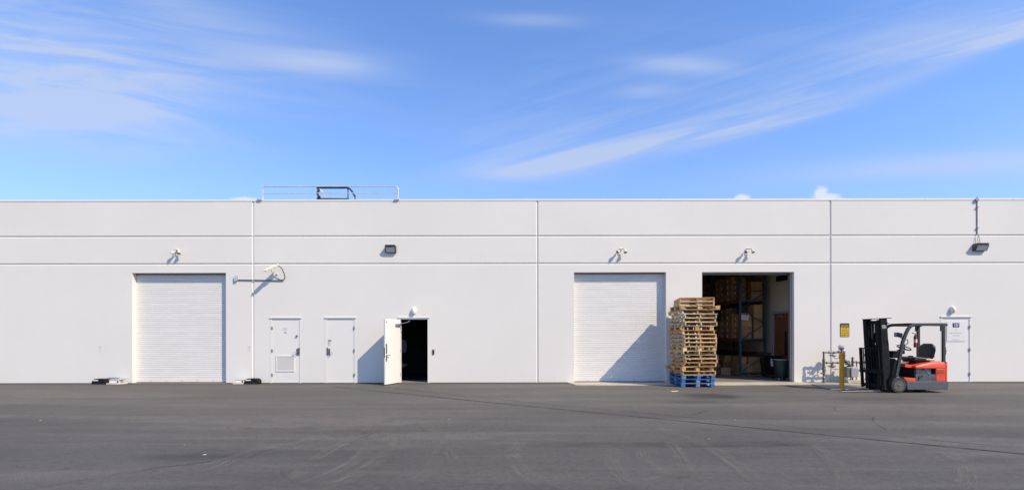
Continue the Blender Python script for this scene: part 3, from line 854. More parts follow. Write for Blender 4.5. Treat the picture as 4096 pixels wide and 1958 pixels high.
def bait(x, lab, flip):
    t = thing('bait_station', (x, -.24, 0), lab, 'bait station', 'black bait stations at the wall foot')
    MB().prism([(x - .23, .0), (x + .23, .0), (x + .235, .08), (x + .2, .165), (x + .13, .185), (x - .14, .185), (x - .205, .15), (x - .235, .07)], 'y', -.37, -.11).build('body', 'black_plastic', t, bevel=.02)
    MB().prism([(x - .21, .005), (x + .21, .005), (x + .21, .03), (x - .21, .03)], 'y', -.376, -.3705).build('lower_lip', 'rubber', t)
    s_ = -1 if not flip else -1
    MB().add([(x - .19, -.345, .158), (x - .02, -.345, .191), (x - .02, -.26, .195), (x - .19, -.26, .163)], [(0, 1, 2, 3)]).add([(x - .19, -.372, .12), (x - .01, -.372, .12), (x - .0, -.372, .155), (x - .18, -.372, .155)], [(0, 1, 2, 3)]).build('label', 'paper', t)


def trap(x0, x1, lab, pipe):
    xc = (x0 + x1) / 2
    t = thing('rodent_trap', (xc, -.22, 0), lab, 'trap', 'white box traps on pavers at the wall foot')
    MB().prism([(x0 - .05, -.36), (x1 - .02, -.36), (x1 + .12, -.1), (x0 - .02, -.08)], 'z', 0, .045).build('paver', 'paver', t, bevel=.006)
    MB().box(x0, x1, -.3, -.12, .046, .135).build('box', 'white_plastic', t, bevel=.01)
    MB().prism([(x0 - .015, .137), (x1 + .01, .137), (x1 + .12, .165), (x1 + .12, .172), (x1, .15), (x0 - .015, .15)], 'y', -.31, -.11).build('lid', 'galv_rail', t, bevel=.003)
    MB().box(x1 - .075, x1 - .025, -.304, -.299, .055, .11).build('entry_hole', 'black_plastic', t)
    if pipe:
        MB().box(x0 - .05, x0 + .24, -.29, -.22, .173, .225).build('dark_bar', 'conduit_grey', t, bevel=.008)
        MB().box(x0 + .242, x0 + .34, -.27, -.21, .185, .235).build('clear_end', 'lens', t, bevel=.01)


bait(-13.72, 'black bait station at the wall foot, far left before the leftmost roll-up door', False)
trap(-13.42, -13.08, 'white box trap with a dark bar on top, left of the leftmost roll-up door', True)
trap(-9.22, -8.93, 'white box trap on a paver, right of the leftmost roll-up door', False)
bait(-8.66, 'black bait station at the wall foot below the camera, left of the louvred door', True)

# ------------------------------------------------------------ pallets
PW, PD = 1.016, 1.219
RAW = {}


def raw(key, fn):
    if key not in RAW: RAW[key] = fn()
    return RAW[key]


def board(w, d, h, m): return raw(('b', w, d, h, m), lambda: MB().box(-w / 2, w / 2, -d / 2, d / 2, 0, h).mesh('deck_board', m))


def stringer(m):
    def mk_():
        h = .09; p = [(-PD / 2, 0)]
        for c in (-.305, .305): p += [(c - .115, 0), (c - .09, .038), (c + .09, .038), (c + .115, 0)]
        p += [(PD / 2, 0), (PD / 2, h), (-PD / 2, h)]
        return MB().prism(p, 'x', -.019, .019).mesh('stringer', m)
    return raw(('s', m), mk_)


def pallet(i, kind, mats, uL, uR, rot, dy, lab, z):
    xc = 4.232 + .002615 * (uL + uR) / 2
    xc += random.uniform(-.02, .02); rot += random.uniform(-1.6, 1.6)
    t = thing('pallet', (xc, -.985 + dy + random.uniform(-.03, .03), z), lab, 'pallet', 'wooden pallets in the tall stack', R(rot))
    rz = lambda a=.012: random.uniform(-a, a)
    pick = lambda: random.choice(mats)
    bt = .017
    n = 7
    if kind == 'S':
        for y in (-.55, -.27, 0, .27, .55):
            if random.random() < .06: continue
            inst('bottom_board', board(PW, .09, bt, pick()), t, (rz(.006), y + rz(), 0), (0, 0, rz(.02)))
        for x in (-PW / 2 + .02, 0, PW / 2 - .02): inst('stringer', stringer(pick()), t, (x + rz(.008), rz(.01), bt), (0, 0, rz(.012)))
        for k in range(n):
            y = -PD / 2 + .05 + k * (PD - .1) / (n - 1)
            if 0 < k < n - 1 and random.random() < .07: continue
            inst('deck_board', board(PW, .125 if k in (0, n - 1) else .095, bt, pick()), t, (rz(.008), y + rz(), bt + .09), (rz(.008), rz(.006), rz(.02)))
    else:
        for x in (-PW / 2 + .06, 0, PW / 2 - .06): inst('bottom_board', board(.11, PD, bt, pick()), t, (x, rz(.006), 0), (0, 0, rz(.01)))
        for x in (-PW / 2 + .06, 0, PW / 2 - .06):
            for y in (-PD / 2 + .07, 0, PD / 2 - .07):
                inst('block', board(.118, .138, .073, pick()), t, (x + rz(.005), y + rz(.005), bt), (0, 0, rz(.04)))
        for x in (-PW / 2 + .06, 0, PW / 2 - .06): inst('stringer_board', board(.115, PD, bt, pick()), t, (x, rz(.006), bt + .073), (0, 0, rz(.01)))
        for k in range(n):
            y = -PD / 2 + .05 + k * (PD - .1) / (n - 1)
            inst('deck_board', board(PW, .11, bt, pick()), t, (rz(.008), y + rz(), bt * 2 + .073), (0, 0, rz(.015)))


BL = ['wood_blue', 'wood_blue', 'wood_blue', 'wood_bluegrey']; TN = ['wood_tan', 'wood_tan', 'wood_orange']; PA = ['wood_pale', 'wood_pale', 'wood_tan']
GR = ['wood_grey', 'wood_grey', 'wood_pale']; OR = ['wood_orange', 'wood_tan', 'wood_orange']; MX = ['wood_tan', 'wood_pale', 'wood_grey']
PT = [('B', BL, 380, 755, 0, 0, 'bright blue pallet at the very bottom of the tall stack'),
      ('B', BL, 376, 755, 1, 0, 'blue pallet second from the bottom of the tall stack'),
      ('B', ['wood_bluegrey', 'wood_bluegrey', 'wood_blue'], 378, 762, -1.5, 0, 'faded blue pallet, uppermost of the three blue ones'),
      ('S', OR, 385, 758, 1, .0, 'orange-tan pallet lying directly on the blue pallets'),
      ('B', OR, 345, 735, 7, .04, 'orange-tan block pallet turned askew and jutting left near the bottom'),
      ('S', TN, 415, 772, -1, .0, 'tan pallet lying directly on the askew orange-tan pallet'),
      ('S', OR, 405, 785, .5, -.02, 'tan pallet second above the askew one, sticking out to the right'),
      ('S', MX, 393, 770, 2, 0, 'tan pallet third above the askew orange-tan one'),
      ('S', PA, 372, 757, 2, 0, 'pale pallet just under the lower block pallet of the stack middle'),
      ('B', PA, 402, 782, -1, .0, 'pale block pallet tenth from the bottom of the stack'),
      ('S', PA, 402, 782, 1, 0, 'pale pallet eleventh from the bottom, on the pale block pallet'),
      ('S', MX, 397, 777, 2.5, 0, 'pale pallet twelfth from the bottom of the stack'),
      ('S', MX, 390, 765, 2, 0, 'grey-edged pallet thirteenth from the bottom of the stack'),
      ('S', OR, 390, 760, 1, 0, 'orange-tan pallet just under the brown block pallet of the upper stack'),
      ('B', TN, 385, 742, 0, .03, 'tan block pallet with three stout blocks, eighth from the top'),
      ('S', GR, 402, 770, 2, 0, 'weathered grey pallet seventh from the top'),
      ('S', GR, 402, 772, 2, 0, 'weathered grey pallet sixth from the top'),
      ('S', MX, 400, 770, 1, 0, 'tan pallet fifth from the top, below the torn grey one'),
      ('S', GR, 385, 760, 1, .02, 'grey pallet fourth from the top, with torn white wrap hanging from it'),
      ('B', TN, 370, 805, 0, 0, 'wide tan block pallet third from the top, overhanging both sides'),
      ('S', MX, 408, 770, -8, .0, 'tan pallet second from the top of the tall stack'),
      ('S', TN, 410, 774, -9, .0, 'tan pallet at the very top of the tall stack')]
z = .004
for i, (k, m, a, b, r, dy, lb) in enumerate(PT):
    if i == 19: pallet(i, k, m, 380, 797, 90, -.1, lb, z)
    else: pallet(i, k, m, a, b, r, dy, lb, z)
    z += .1252
    if i == 0: z += 0
wr = thing('plastic_wrap', (5.27, -1.6, 2.2), 'torn strip of white plastic wrap hanging from the pallet stack', 'plastic wrap')
MB().tube([(5.23, -1.61, 2.34), (5.26, -1.63, 2.27), (5.31, -1.64, 2.22)], .012, 5, rr=[.006, .016, .008]).tube([(5.15, -1.41, 2.33), (5.21, -1.58, 2.24), (5.28, -1.63, 2.22), (5.31, -1.64, 2.16)], .01, 5).build('strip', 'paper', wr)

# ------------------------------------------------------------ racking and goods in the bay
rk = thing('pallet_rack', (9.35, 6.5, 0), 'blue and orange pallet rack full of cartons in the open bay', 'pallet rack')
RX0, RX1 = 8.86, 9.83; RYS = (2.45, 5.2, 7.95, 10.7); LV = (1.47, 2.97)
for y in RYS:
    for x in (RX0, RX1):
        MB().box(x - .04, x + .04, y - .035, y + .035, .02, 4.9).build('upright', 'rack_blue', rk)
        MB().box(x - .07, x + .07, y - .06, y + .06, .0165, .022).build('foot_plate', 'rack_blue', rk)
    zz = [.14, .85, 1.42, 2.02, 2.62, 3.22]
    side = [0, 1, 0, 1, 0, 1]
    for k in range(5):
        xa, xb = (RX0, RX1) if side[k] == 0 else (RX1, RX0)
        za, zb_ = (.18, .78, 1.43, 2.05, 2.63, 3.3)[k], (.78, 1.40, 2.02, 2.63, 3.25, 3.9)[k]
        s_ = 1 if xb > xa else -1
        MB().tube([(xa + s_ * .04, y, za), (xb - s_ * .04, y, zb_)], .018, 6).build('brace', 'rack_blue', rk)
    for z_ in (.14, 3.32): MB().box(RX0 + .04, RX1 - .04, y - .018, y + .018, z_ - .02, z_ + .02).build('brace', 'rack_blue', rk)
for i in range(3):
    for zl in LV:
        for x in (RX0 - .02, RX1 + .02):
            MB().box(x - .025, x + .025, RYS[i] + .036, RYS[i + 1] - .036, zl - .1, zl).build('beam', 'rack_orange', rk)
        MB().box(RX0 + .01, RX1 - .01, RYS[i] + .04, RYS[i + 1] - .04, zl - .03, zl - .004).build('shelf_deck', 'conduit_grey', rk)
for i in range(2):
    for zl in LV: MB().box(RX0 + .041, RX1 - .041, RYS[0] - .03, RYS[0] + .02, zl - .06, zl - .01).build('end_bar', 'rack_blue', rk) if i == 0 else None
pc = thing('rack_placard', (9.03, 2.38, 2.2), 'white notice with a red heading hung on the blue rack upright', 'notice')
Mp = Matrix.Translation((9.03, 2.4, 2.33)) @ Matrix.Rotation(R(5), 4, 'Y')
MB().box(-.14, .14, -.012, -.006, -.14, .12, Mp).build('sheet', 'sign_white', pc)
MB().box(-.125, .125, -.015, -.0125, .05, .11, Mp).build('heading', 'sign_red', pc)
for k in range(4): MB().box(-.11, .11 - .03 * (k % 2), -.0145, -.0125, .01 - k * .035, .018 - k * .035, Mp).build('print_line', 'print_grey', pc)

ORD = ['lowest', 'second', 'third', 'fourth', 'fifth', 'sixth', 'seventh', 'eighth']


def carton(x0, x1, y0, y1, z0, z1, m, lab, group, labels=True):
    t = thing('carton', ((x0 + x1) / 2, (y0 + y1) / 2, z0), lab, 'carton', group)
    e = .003
    MB().box(x0 + e, x1 - e, y0 + e, y1 - e, z0 + .001, z1 - .002).build('box', m, t, bevel=.006, seg=1)
    yc = (y0 + y1) / 2
    if labels:
        MB().box(x0 + e - .003, x0 + e - .0005, y1 - .14, y1 - .05, z0 + .04, min(z1 - .03, z0 + .15)).build('label', 'paper', t)
    MB().box((x0 + x1) / 2 - .025, (x0 + x1) / 2 + .025, y0 + e - .002, y0 + e - .0003, z1 - .07, z1 - .006).build('tape', 'tape', t)
    return t


def column(x0, x1, y0, y1, z, n, h, m, where, group):
    for k in range(n):
        j = random.uniform(-.008, .008)
        carton(x0 + j, x1 + j, y0 + abs(j), y1 + abs(j), z + k * h, z + (k + 1) * h, m if random.random() < .75 else 'kraft_b', '%s carton from bottom, %s' % (ORD[k] if k else 'first', where), group)


G1 = 'cartons at the front end of the rack'
column(8.93, 9.37, 2.56, 3.1, LV[0] + .002, 4, .235, 'kraft_a', 'left front stack on the middle rack shelf', G1)
column(9.47, 9.80, 2.56, 3.1, LV[0] + .002, 5, .265, 'kraft_a', 'right front stack on the middle rack shelf', G1)
column(8.93, 9.18, 2.62, 3.1, LV[1] + .002, 4, .22, 'kraft_c', 'left front stack on the top rack shelf', G1)
column(9.36, 9.80, 2.56, 3.1, LV[1] + .002, 3, .24, 'kraft_b', 'right front stack on the top rack shelf', G1)
G2 = 'cartons in stacks along the left side of the rack'
SN = ['second', 'third', 'fourth', 'fifth', 'sixth', 'seventh']
for li, (zl, ln) in enumerate(((LV[0] + .002, 'middle'), (LV[1] + .002, 'top'))):
    y = 3.2
    for k in range(5):
        d = .5
        if abs(y + d / 2 - 5.2) < .32: y = 5.5
        n = ((4, 5, 3, 5, 4), (4, 3, 4, 3, 4))[li][k]
        column(8.88, 9.32, y, y + d, zl, n, .25, 'kraft_c' if k % 2 else 'kraft_b', '%s stack back, left side of %s rack shelf' % (SN[k], ln), G2)
        y += d + .04
# goods on the floor pallets under the rack
bp_ = 0
for pi, yb in enumerate((2.7, 4.05)):
    t = thing('floor_pallet', (9.35, yb + .6, .017), ('nearer', 'farther')[pi] + ' wooden pallet on the floor under the rack', 'pallet', 'pallets under the rack', 0)
    for x in (-.42, 0, .42): inst('stringer', stringer('wood_tan'), t, (x, 0, .017))
    for k in range(6): inst('deck_board', board(.96, .12, .017, 'wood_tan'), t, (0, -.53 + k * .21, .108))
    for k in (-.5, 0, .5): inst('bottom_board', board(.96, .1, .017, 'wood_tan'), t, (0, k, 0))
    for r_, (h0, hh, xs) in enumerate(((.143, .33, ((8.9, 9.22), (9.24, 9.5), (9.52, 9.82))), (.475, .27, ((8.95, 9.25), (9.32, 9.78))))):
        for c_, (xa, xb) in enumerate(xs):
            carton(xa, xb, yb + .03, yb + .62, h0, h0 + hh, ('kraft_b', 'kraft_a', 'kraft_b')[(c_ + r_) % 3], '%s carton in the %s layer on the %s pallet under the rack' % (('left', 'middle', 'right')[c_] if r_ == 0 else ('left', 'right')[c_], ('bottom', 'upper')[r_], ('nearer', 'farther')[pi]), 'cartons on the floor pallets', r_ == 0)
for k, (x, y, z0, s_, lb) in enumerate(((8.05, 3.6, .017, .42, 'large carton on the floor left of the rack'), (8.1, 3.65, .437, .34, 'carton on top of the large floor carton left of the rack'),
                                        (7.55, 4.3, .017, .4, 'carton on the floor behind, left of the rack'), (8.35, 3.0, .017, .3, 'low carton on the floor beside the rack foot'))):
    carton(x, x + s_ + .1, y, y + s_, z0, z0 + s_, ('kraft_b', 'kraft_a', 'kraft_c', 'kraft_b')[k], lb, 'loose cartons on the bay floor')

tb = thing('waste_bin', (9.56, .8, .016), 'dark green round waste bin on casters inside the open bay', 'bin')
MB().lathe((9.56, .8, .13), (0, 0, 1), [(0, .2), (.01, .205), (.5, .255), (.56, .262), (.565, .285), (.60, .285), (.605, .26), (.55, .25), (.03, .19)], 28).build('barrel', 'bin_green', tb, smooth=True)
MB().lathe((9.56, .8, .725), (0, 0, 1), [(0, .262), (.006, .285), (.014, .284), (.015, .262)], 28).build('rim', 'galv_rail', tb, smooth=True)
MB().lathe((9.56, .8, .1), (0, 0, 1), [(0, .2), (.03, .2)], 24).build('dolly', 'black_plastic', tb)
for dx, dy in ((-.14, -.1), (.14, -.1), (-.1, .14), (.1, .14)):
    c_ = MB().lathe((9.56 + dx - .015, .8 + dy, .052), (1, 0, 0), [(0, .03), (.004, .036), (.026, .036), (.03, .03)], 14).build('caster', 'galv_rail', tb, smooth=True)
    MB().box(9.56 + dx - .024, 9.56 + dx - .018, .8 + dy - .02, .8 + dy + .02, .05, .1).box(9.56 + dx + .018, 9.56 + dx + .024, .8 + dy - .02, .8 + dy + .02, .05, .1).build('fork', 'galv', c_)
kb = thing('black_bin', (9.76, 1.75, .016), 'black square bin with a white label beside the green bin', 'bin')
MB().prism([(9.56, .15), (9.97, .15), (10.0, .78), (9.52, .78)], 'y', 1.55, 1.95).build('tub', 'black_plastic', kb, bevel=.015)
MB().box(9.5, 10.02, 1.53, 1.97, .78, .82).build('lid', 'black_plastic', kb, bevel=.012)
MB().box(9.57, 9.73, 1.526, 1.5275, .45, .72).build('label', 'paper', kb)
text('lettering', 'WASTE', .035, 'print_black', kb, (9.65, 1.525, .61))
MB().box(9.63, 9.67, 1.524, 1.5255, .52, .55).build('label_mark', 'print_black', kb)
for dx, dy in ((9.6, 1.6), (9.93, 1.6), (9.6, 1.9), (9.93, 1.9)): MB().lathe((dx - .012, dy, .056), (1, 0, 0), [(0, .04), (.024, .04)], 12).box(dx - .015, dx + .015, dy - .012, dy + .012, .09, .152).build('caster', 'rubber', kb)

oc = thing('office_chair', (-4.15, 1.35, .024), 'dark chair half hidden in the dark doorway', 'chair')
MB().prism(rrect(-4.42, -3.9, .98, 1.46, .1), 'y', 1.5, 1.57).build('backrest', 'chair_grey', oc, bevel=.02)
MB().prism(rrect(-4.42, -3.86, .48, .58, .04), 'y', 1.05, 1.55).build('seat', 'chair_grey', oc, bevel=.02)
MB().box(-4.18, -4.12, 1.52, 1.56, .5, 1.0).build('back_post', 'black_metal', oc)
MB().cyl((-4.15, 1.32, .1), (-4.15, 1.32, .5), .03).build('gas_lift', 'black_metal', oc)
for k in range(5):
    a_ = k * 2 * math.pi / 5 + .4; e_ = (-4.15 + .28 * math.cos(a_), 1.32 + .28 * math.sin(a_), .08)
    MB().tube([(-4.15, 1.32, .12), e_], .018, 6).build('leg', 'black_metal', oc)
    MB().ball((e_[0], e_[1], .054), .03).build('caster', 'rubber', oc)

# ------------------------------------------------------------ gas meter
gm = thing('gas_meter', (10.9, -.35, .018), 'grey gas meter with regulators and a tangle of pipes at the wall', 'gas meter')
Y = -.35
gx = lambda u: 10.224 + .001348 * u
gz = lambda v: 1.339 - .001348 * v


def pipe(name, pts, r, m='gas_grey', y=Y, par=gm, couple=()):
    P = [(gx(p[0]), y if len(p) < 3 else p[2], gz(p[1])) for p in pts]
    r *= 1.3
    b = MB().tube(P, r, 9)
    for c in couple:
        i, t_ = int(c), c - int(c)
        a_, b_ = Vector(P[i]), Vector(P[i + 1]); q_ = a_.lerp(b_, t_); d_ = (b_ - a_).normalized()
        b.cyl(q_ - d_ * .022, q_ + d_ * .022, r * 1.5, 9)
    for q_ in P[1:-1]: b.ball(q_, r * 1.35, n=10)
    return b.build(name, m, par, smooth=True)


pipe('riser', [(90, 985), (90, 235), (150, 235)], .022, couple=(.15, .3))
MB().cyl((gx(90), Y, gz(720)), (gx(90), Y, gz(400)), .043, 12).build('riser_sleeve', 'gas_grey', gm, smooth=True)
MB().lathe((gx(85), Y, gz(905)), (0, 0, 1), [(0, .014), (.04, .026), (.075, .05), (.11, .026), (.15, .02)], 10).build('shut_off_valve', 'steel_dark', gm, smooth=True)
pipe('upper_pipe', [(150, 235), (600, 235), (600, 440)], .021, couple=(.18, .45, 1.4))
pipe('lower_pipe', [(120, 487), (620, 487)], .02, couple=(.1, .4, .62))
pipe('branch_pipe', [(85, 745), (0, 745, -.38)], .014, couple=(.5,))
for u, v, du in ((330, 305, -130), (300, 572, -130)):
    r_ = MB().lathe((gx(u - 50), Y - .03, gz(v)), (1, 0, 0), [(0, .03), (.03, .052), (.07, .052), (.1, .038), (.14, .034)], 14).build('regulator', 'gas_light' if v < 400 else 'gas_grey', gm, smooth=True)
    MB().cyl((gx(u + du), Y - .03, gz(v)), (gx(u - 50), Y - .03, gz(v)), .014, 8).lathe((gx(u + du + 30), Y - .03, gz(v)), (1, 0, 0), [(0, .018), (.015, .034), (.03, .018)], 10).build('vent', 'gas_grey', r_, smooth=True)
    pipe('neck', [(u, v), (u, v - 80)], .026)
    pipe('sense_line', [(u, v + 30, Y - .03), (u + 10, v + 75, Y - .03), (u + 160, v + 75, Y - .03)], .008, couple=(1.4,))
pipe('sense_line', [(455, 385, Y - .03), (455, 300, Y - .03), (500, 300, Y - .03)], .008)
dk = MB().lathe((gx(503), Y - .05, gz(112)), (0, -1, 0), [(-.03, .03), (-.02, .098), (.0, .103), (.012, .098), (.03, .05), (.05, .045)], 24).build('regulator_disc', 'gas_light', gm, smooth=True)
MB().lathe((gx(510), Y - .1, gz(140)), (0, -1, 0), [(0, .036), (.03, .03)], 12).cyl((gx(500), Y - .07, gz(160)), (gx(500), Y - .05, gz(240)), .03, 10).build('regulator_neck', 'steel_dark', dk, smooth=True)
MB().tube([(gx(430), Y - .02, gz(215)), (gx(440), Y - .02, gz(190)), (gx(470), Y - .02, gz(200))], .016, 7).tube([(gx(560), Y - .02, gz(215)), (gx(575), Y - .02, gz(195)), (gx(615), Y - .02, gz(192))], .014, 7).build('fitting', 'steel_dark', gm)
md = MB().prism(rrect(gx(580), gx(875), gz(840), gz(580), .07, 6), 'y', Y - .13, Y + .12).build('meter_body', 'gas_grey', gm, bevel=.03, seg=3, smooth=True)
MB().prism(rrect(gx(690), gx(868), gz(836), gz(600), .06, 6), 'y', Y - .165, Y - .131).build('meter_cover', 'gas_light', md, bevel=.012)
MB().box(gx(730), gx(850), Y - .14, Y + .06, gz(640), gz(592)).build('index_box', 'paver', md, bevel=.01)
pipe('meter_swivel', [(600, 440), (640, 455), (700, 470), (725, 520), (715, 585)], .032)
pipe('meter_swivel', [(590, 520, Y - .05), (640, 500, Y - .08), (690, 540, Y - .08), (650, 590, Y - .05)], .03)
MB().cyl((gx(755), Y, .12), (gx(755), Y, gz(835)), .018, 8).cyl((gx(800), Y, .12), (gx(800), Y, gz(835)), .022, 8).build('meter_leg', 'gas_grey', md)
pipe('outlet_riser', [(800, 575), (800, 370)], .024, couple=(.1, .55))
MB().lathe((gx(800), Y, gz(385)), (0, 0, 1), [(0, .015), (.008, .055), (.02, .055), (.024, .018), (.06, .016), (.065, .002)], 14).build('valve_wheel', 'gas_grey', gm, smooth=True)
pipe('outlet_pipe', [(810, 475), (990, 475), (1000, 690), (880, 690)], .023, couple=(.5, 1.1, 1.9))
pipe('wall_pipe', [(990, 475), (1190, 475)], .02, couple=(.6,))
pipe('wall_pipe', [(1100, 300), (1190, 300)], .03, 'red_part')
pipe('support_post', [(905, 490), (890, 1005)], .013)
cb = tag(MB().box(11.05, 11.62, -.5, -.2, .019, .12).build('concrete_block', 'concrete', bevel=.012), 'rough concrete block under the gas meter', 'concrete block')

bo = thing('bollard', (9.86, -1.98, .018), 'yellow steel bollard in front of the gas meter', 'bollard')
MB().cyl((9.86, -1.98, .0), (9.86, -1.98, 1.06), .062, 20).build('post', 'bollard_yellow', bo, smooth=True)
MB().ball((9.86, -1.98, 1.06), .061, (1, 1, .3), 20).build('cap', 'bollard_yellow', bo, smooth=True)
MB().ball((9.855, -2.042, .25), .007).build('bolt', 'black_metal', bo)

# ------------------------------------------------------------ forklift
fk = thing('forklift', (11.2, -2.65, 0), 'red and grey electric forklift with black mast, parked with forks down', 'forklift')
YN, YF, YC = -3.13, -2.17, -2.65


def rail(pts, w, h, m, name, y0, y1, par=fk, bevel=.008):
    """bent flat bar in the xz plane"""
    pts = [Vector((p[0], p[1])) for p in pts]; up = []; dn = []
    for i, p in enumerate(pts):
        d = (pts[min(i + 1, len(pts) - 1)] - pts[max(i - 1, 0)]).normalized(); n_ = Vector((-d.y, d.x))
        up.append(p + n_ * w / 2); dn.append(p - n_ * w / 2)
    b = MB()
    for i in range(len(pts) - 1):
        pass
    n = len(pts); vs = []
    for i in range(n):
        for q_ in (up[i], dn[i]):
            vs += [(q_.x, y0, q_.y), (q_.x, y1, q_.y)]
    fs = []
    for i in range(n - 1):
        o = 4 * i
        fs += [(o, o + 4, o + 5, o + 1), (o + 2, o + 3, o + 7, o + 6), (o, o + 2, o + 6, o + 4), (o + 1, o + 5, o + 7, o + 3)]
    fs += [(0, 1, 3, 2), (4 * n - 4, 4 * n - 2, 4 * n - 1, 4 * n - 3)]
    return b.add(vs, fs).build(name, m, par, bevel=bevel)


# chassis
ch = MB().prism([(10.91, .085), (12.03, .085), (12.045, .316), (10.86, .316), (10.9, .2)], 'y', YN, YF).build('chassis', 'fork_grey', fk, bevel=.012)
MB().box(10.42, 10.91, YN + .22, YF - .22, .1, .42).build('axle_housing', 'black_metal', fk)
# wheel arches
for y0, y1 in ((YN + .0, YN + .2), (YF - .2, YF)):
    pts = []
    for k in range(9):
        a_ = R(165 - 150 * k / 8); pts.append((10.654 + .262 * math.cos(a_), .21 + .262 * math.sin(a_)))
    inner = [(10.654 + .238 * math.cos(R(165 - 150 * k / 8)), .21 + .238 * math.sin(R(165 - 150 * k / 8))) for k in range(8, -1, -1)]
    MB().prism(pts + inner, 'y', y0, y1).build('fender', 'black_plastic', fk)


def wheel(x, y0, y1, r, face):
    t = MB().lathe((x, y0, r), (0, 1, 0), [(0, r * .66), (.0, r * .93), (.015, r), (y1 - y0 - .015, r), (y1 - y0, r * .93), (y1 - y0, r * .66)], 32).build('wheel', 'rubber', fk, smooth=True)
    f = -1 if face < 0 else 1
    yf = y0 if face < 0 else y1
    MB().lathe((x, yf - f * .045, r), (0, f, 0), [(0, r * .40), (.01, r * .55), (.02, r * .60), (.05, r * .64), (.052, r * .69), (.046, r * .7)], 28).build('rim', 'rim_grey', t, smooth=True)
    MB().lathe((x, yf - f * .04, r), (0, f, 0), [(0, r * .26), (.02, r * .26), (.03, r * .16), (.05, r * .15), (.055, r * .08)], 16).build('hub', 'steel_dark', t, smooth=True)
    for k in range(5):
        a_ = k * 2 * math.pi / 5 + .3
        MB().lathe((x + r * .38 * math.cos(a_), yf - f * .035, r + r * .38 * math.sin(a_)), (0, f, 0), [(0, .016), (.022, .014)], 6).build('wheel_nut', 'black_metal', t)


wheel(10.654, YN - .03, YN + .15, .212, -1)
wheel(10.654, YF - .15, YF + .03, .212, 1)
wheel(11.6, YC - .13, YC - .01, .19, -1); wheel(11.6, YC + .01, YC + .13, .19, 1)
# body: footwell box, battery bay, rear cover, hood
MB().box(10.80, 11.14, YN + .07, YF - .07, .317, .43).build('footwell_floor', 'black_plastic', fk)
MB().box(11.12, 11.145, YN + .03, YF - .03, .43, .66).build('footwell_panel', 'black_plastic', fk)
MB().prism([(10.84, .318), (11.138, .318), (11.138, .40), (10.80, .425), (10.81, .37)], 'y', YN + .005, YN + .068).build('step_sill', 'fork_red', fk, bevel=.008)
MB().prism([(10.84, .318), (11.138, .318), (11.138, .40), (10.80, .425), (10.81, .37)], 'y', YF - .068, YF - .005).build('step_sill', 'fork_red', fk, bevel=.008)
MB().box(11.15, 11.70, YN + .12, YF - .12, .317, .655).build('battery', 'battery_grey', fk)
bpn = MB().box(11.142, 11.698, YN + .01, YN + .05, .318, .505).build('battery_panel', 'fork_grey', fk, bevel=.006)
MB().cyl((11.22, YN + .0, .375), (11.22, YN + .012, .375), .012, 8).cyl((11.62, YN + .0, .385), (11.62, YN + .012, .385), .012, 8).build('latch', 'black_metal', bpn)
MB().box(11.142, 11.698, YF - .05, YF - .01, .318, .505).build('battery_panel', 'fork_grey', fk, bevel=.006)
for x_ in (11.145, 11.665): MB().box(x_, x_ + .035, YN + .04, YF - .04, .5, .668).build('bay_post', 'black_plastic', fk)
MB().box(11.56, 11.655, YN + .112, YN + .119, .515, .565).build('label', 'paper', fk)
MB().box(11.165, 11.26, YN + .112, YN + .119, .515, .55).build('label', 'sign_red', fk)
MB().tube([(11.40, YN + .08, .655), (11.33, YN + .05, .58), (11.26, YN + .02, .5), (11.24, YN - .0, .44), (11.21, YN + .0, .38)], .009, 6).tube([(11.41, YN + .08, .655), (11.46, YN + .06, .58), (11.50, YN + .03, .51), (11.49, YN + .0, .49)], .008, 6).tube([(11.30, YN + .0, .49), (11.34, YN - .005, .47), (11.29, YN - .008, .43), (11.22, YN - .005, .385)], .008, 6).build('battery_cable', 'cable_black', fk)
rc = MB().box(11.704, 11.962, YN + .004, YF - .004, .318, .668).build('rear_cover', 'fork_red', fk, bevel=.012)
for k in range(3):
    MB().box(11.735, 11.925, YN - .006, YN + .02, .50 + k * .047, .522 + k * .047).build('louver', 'fork_red', rc, bevel=.008)
    MB().box(11.735, 11.925, YN - .0005, YN + .01, .522 + k * .047, .535 + k * .047).build('louver_gap', 'black_metal', rc)
# hood: side profile with front slope; chamfered top edges
hood_side = [(11.14, .672), (11.962, .672), (11.962, .85), (11.80, .86), (11.5, .81), (11.14, .735)]
hb = MB()
prof = [(YN + .002, 0), (YN + .002, .6), (YN + .03, .92), (YN + .1, 1.0), (YF - .1, 1.0), (YF - .03, .92), (YF - .002, .6), (YF - .002, 0)]
xs = [(11.14, .672, .745), (11.3, .672, .785), (11.5, .672, .825), (11.7, .672, .86), (11.85, .672, .868), (11.962, .672, .862)]
vs = [(x_, y_, b_ + (t_ - b_) * f_) for x_, b_, t_ in xs for y_, f_ in prof]; n = len(prof)
fs = [(i * n + k, (i + 1) * n + k, (i + 1) * n + k + 1, i * n + k + 1) for i in range(len(xs) - 1) for k in range(n - 1)]
fs += [tuple(range(n)), tuple(range((len(xs) - 1) * n + n - 1, (len(xs) - 1) * n - 1, -1))] + [(i * n, i * n + n - 1, (i + 1) * n + n - 1, (i + 1) * n) for i in range(len(xs) - 1)]
hd = hb.add(vs, fs).build('hood', 'fork_red', fk, bevel=.01, smooth=True)
MB().prism([(10.93, .70), (11.139, .675), (11.139, .742), (10.95, .80)], 'y', YN + .12, YF - .12).build('hood_nose', 'fork_red', fk, bevel=.01)
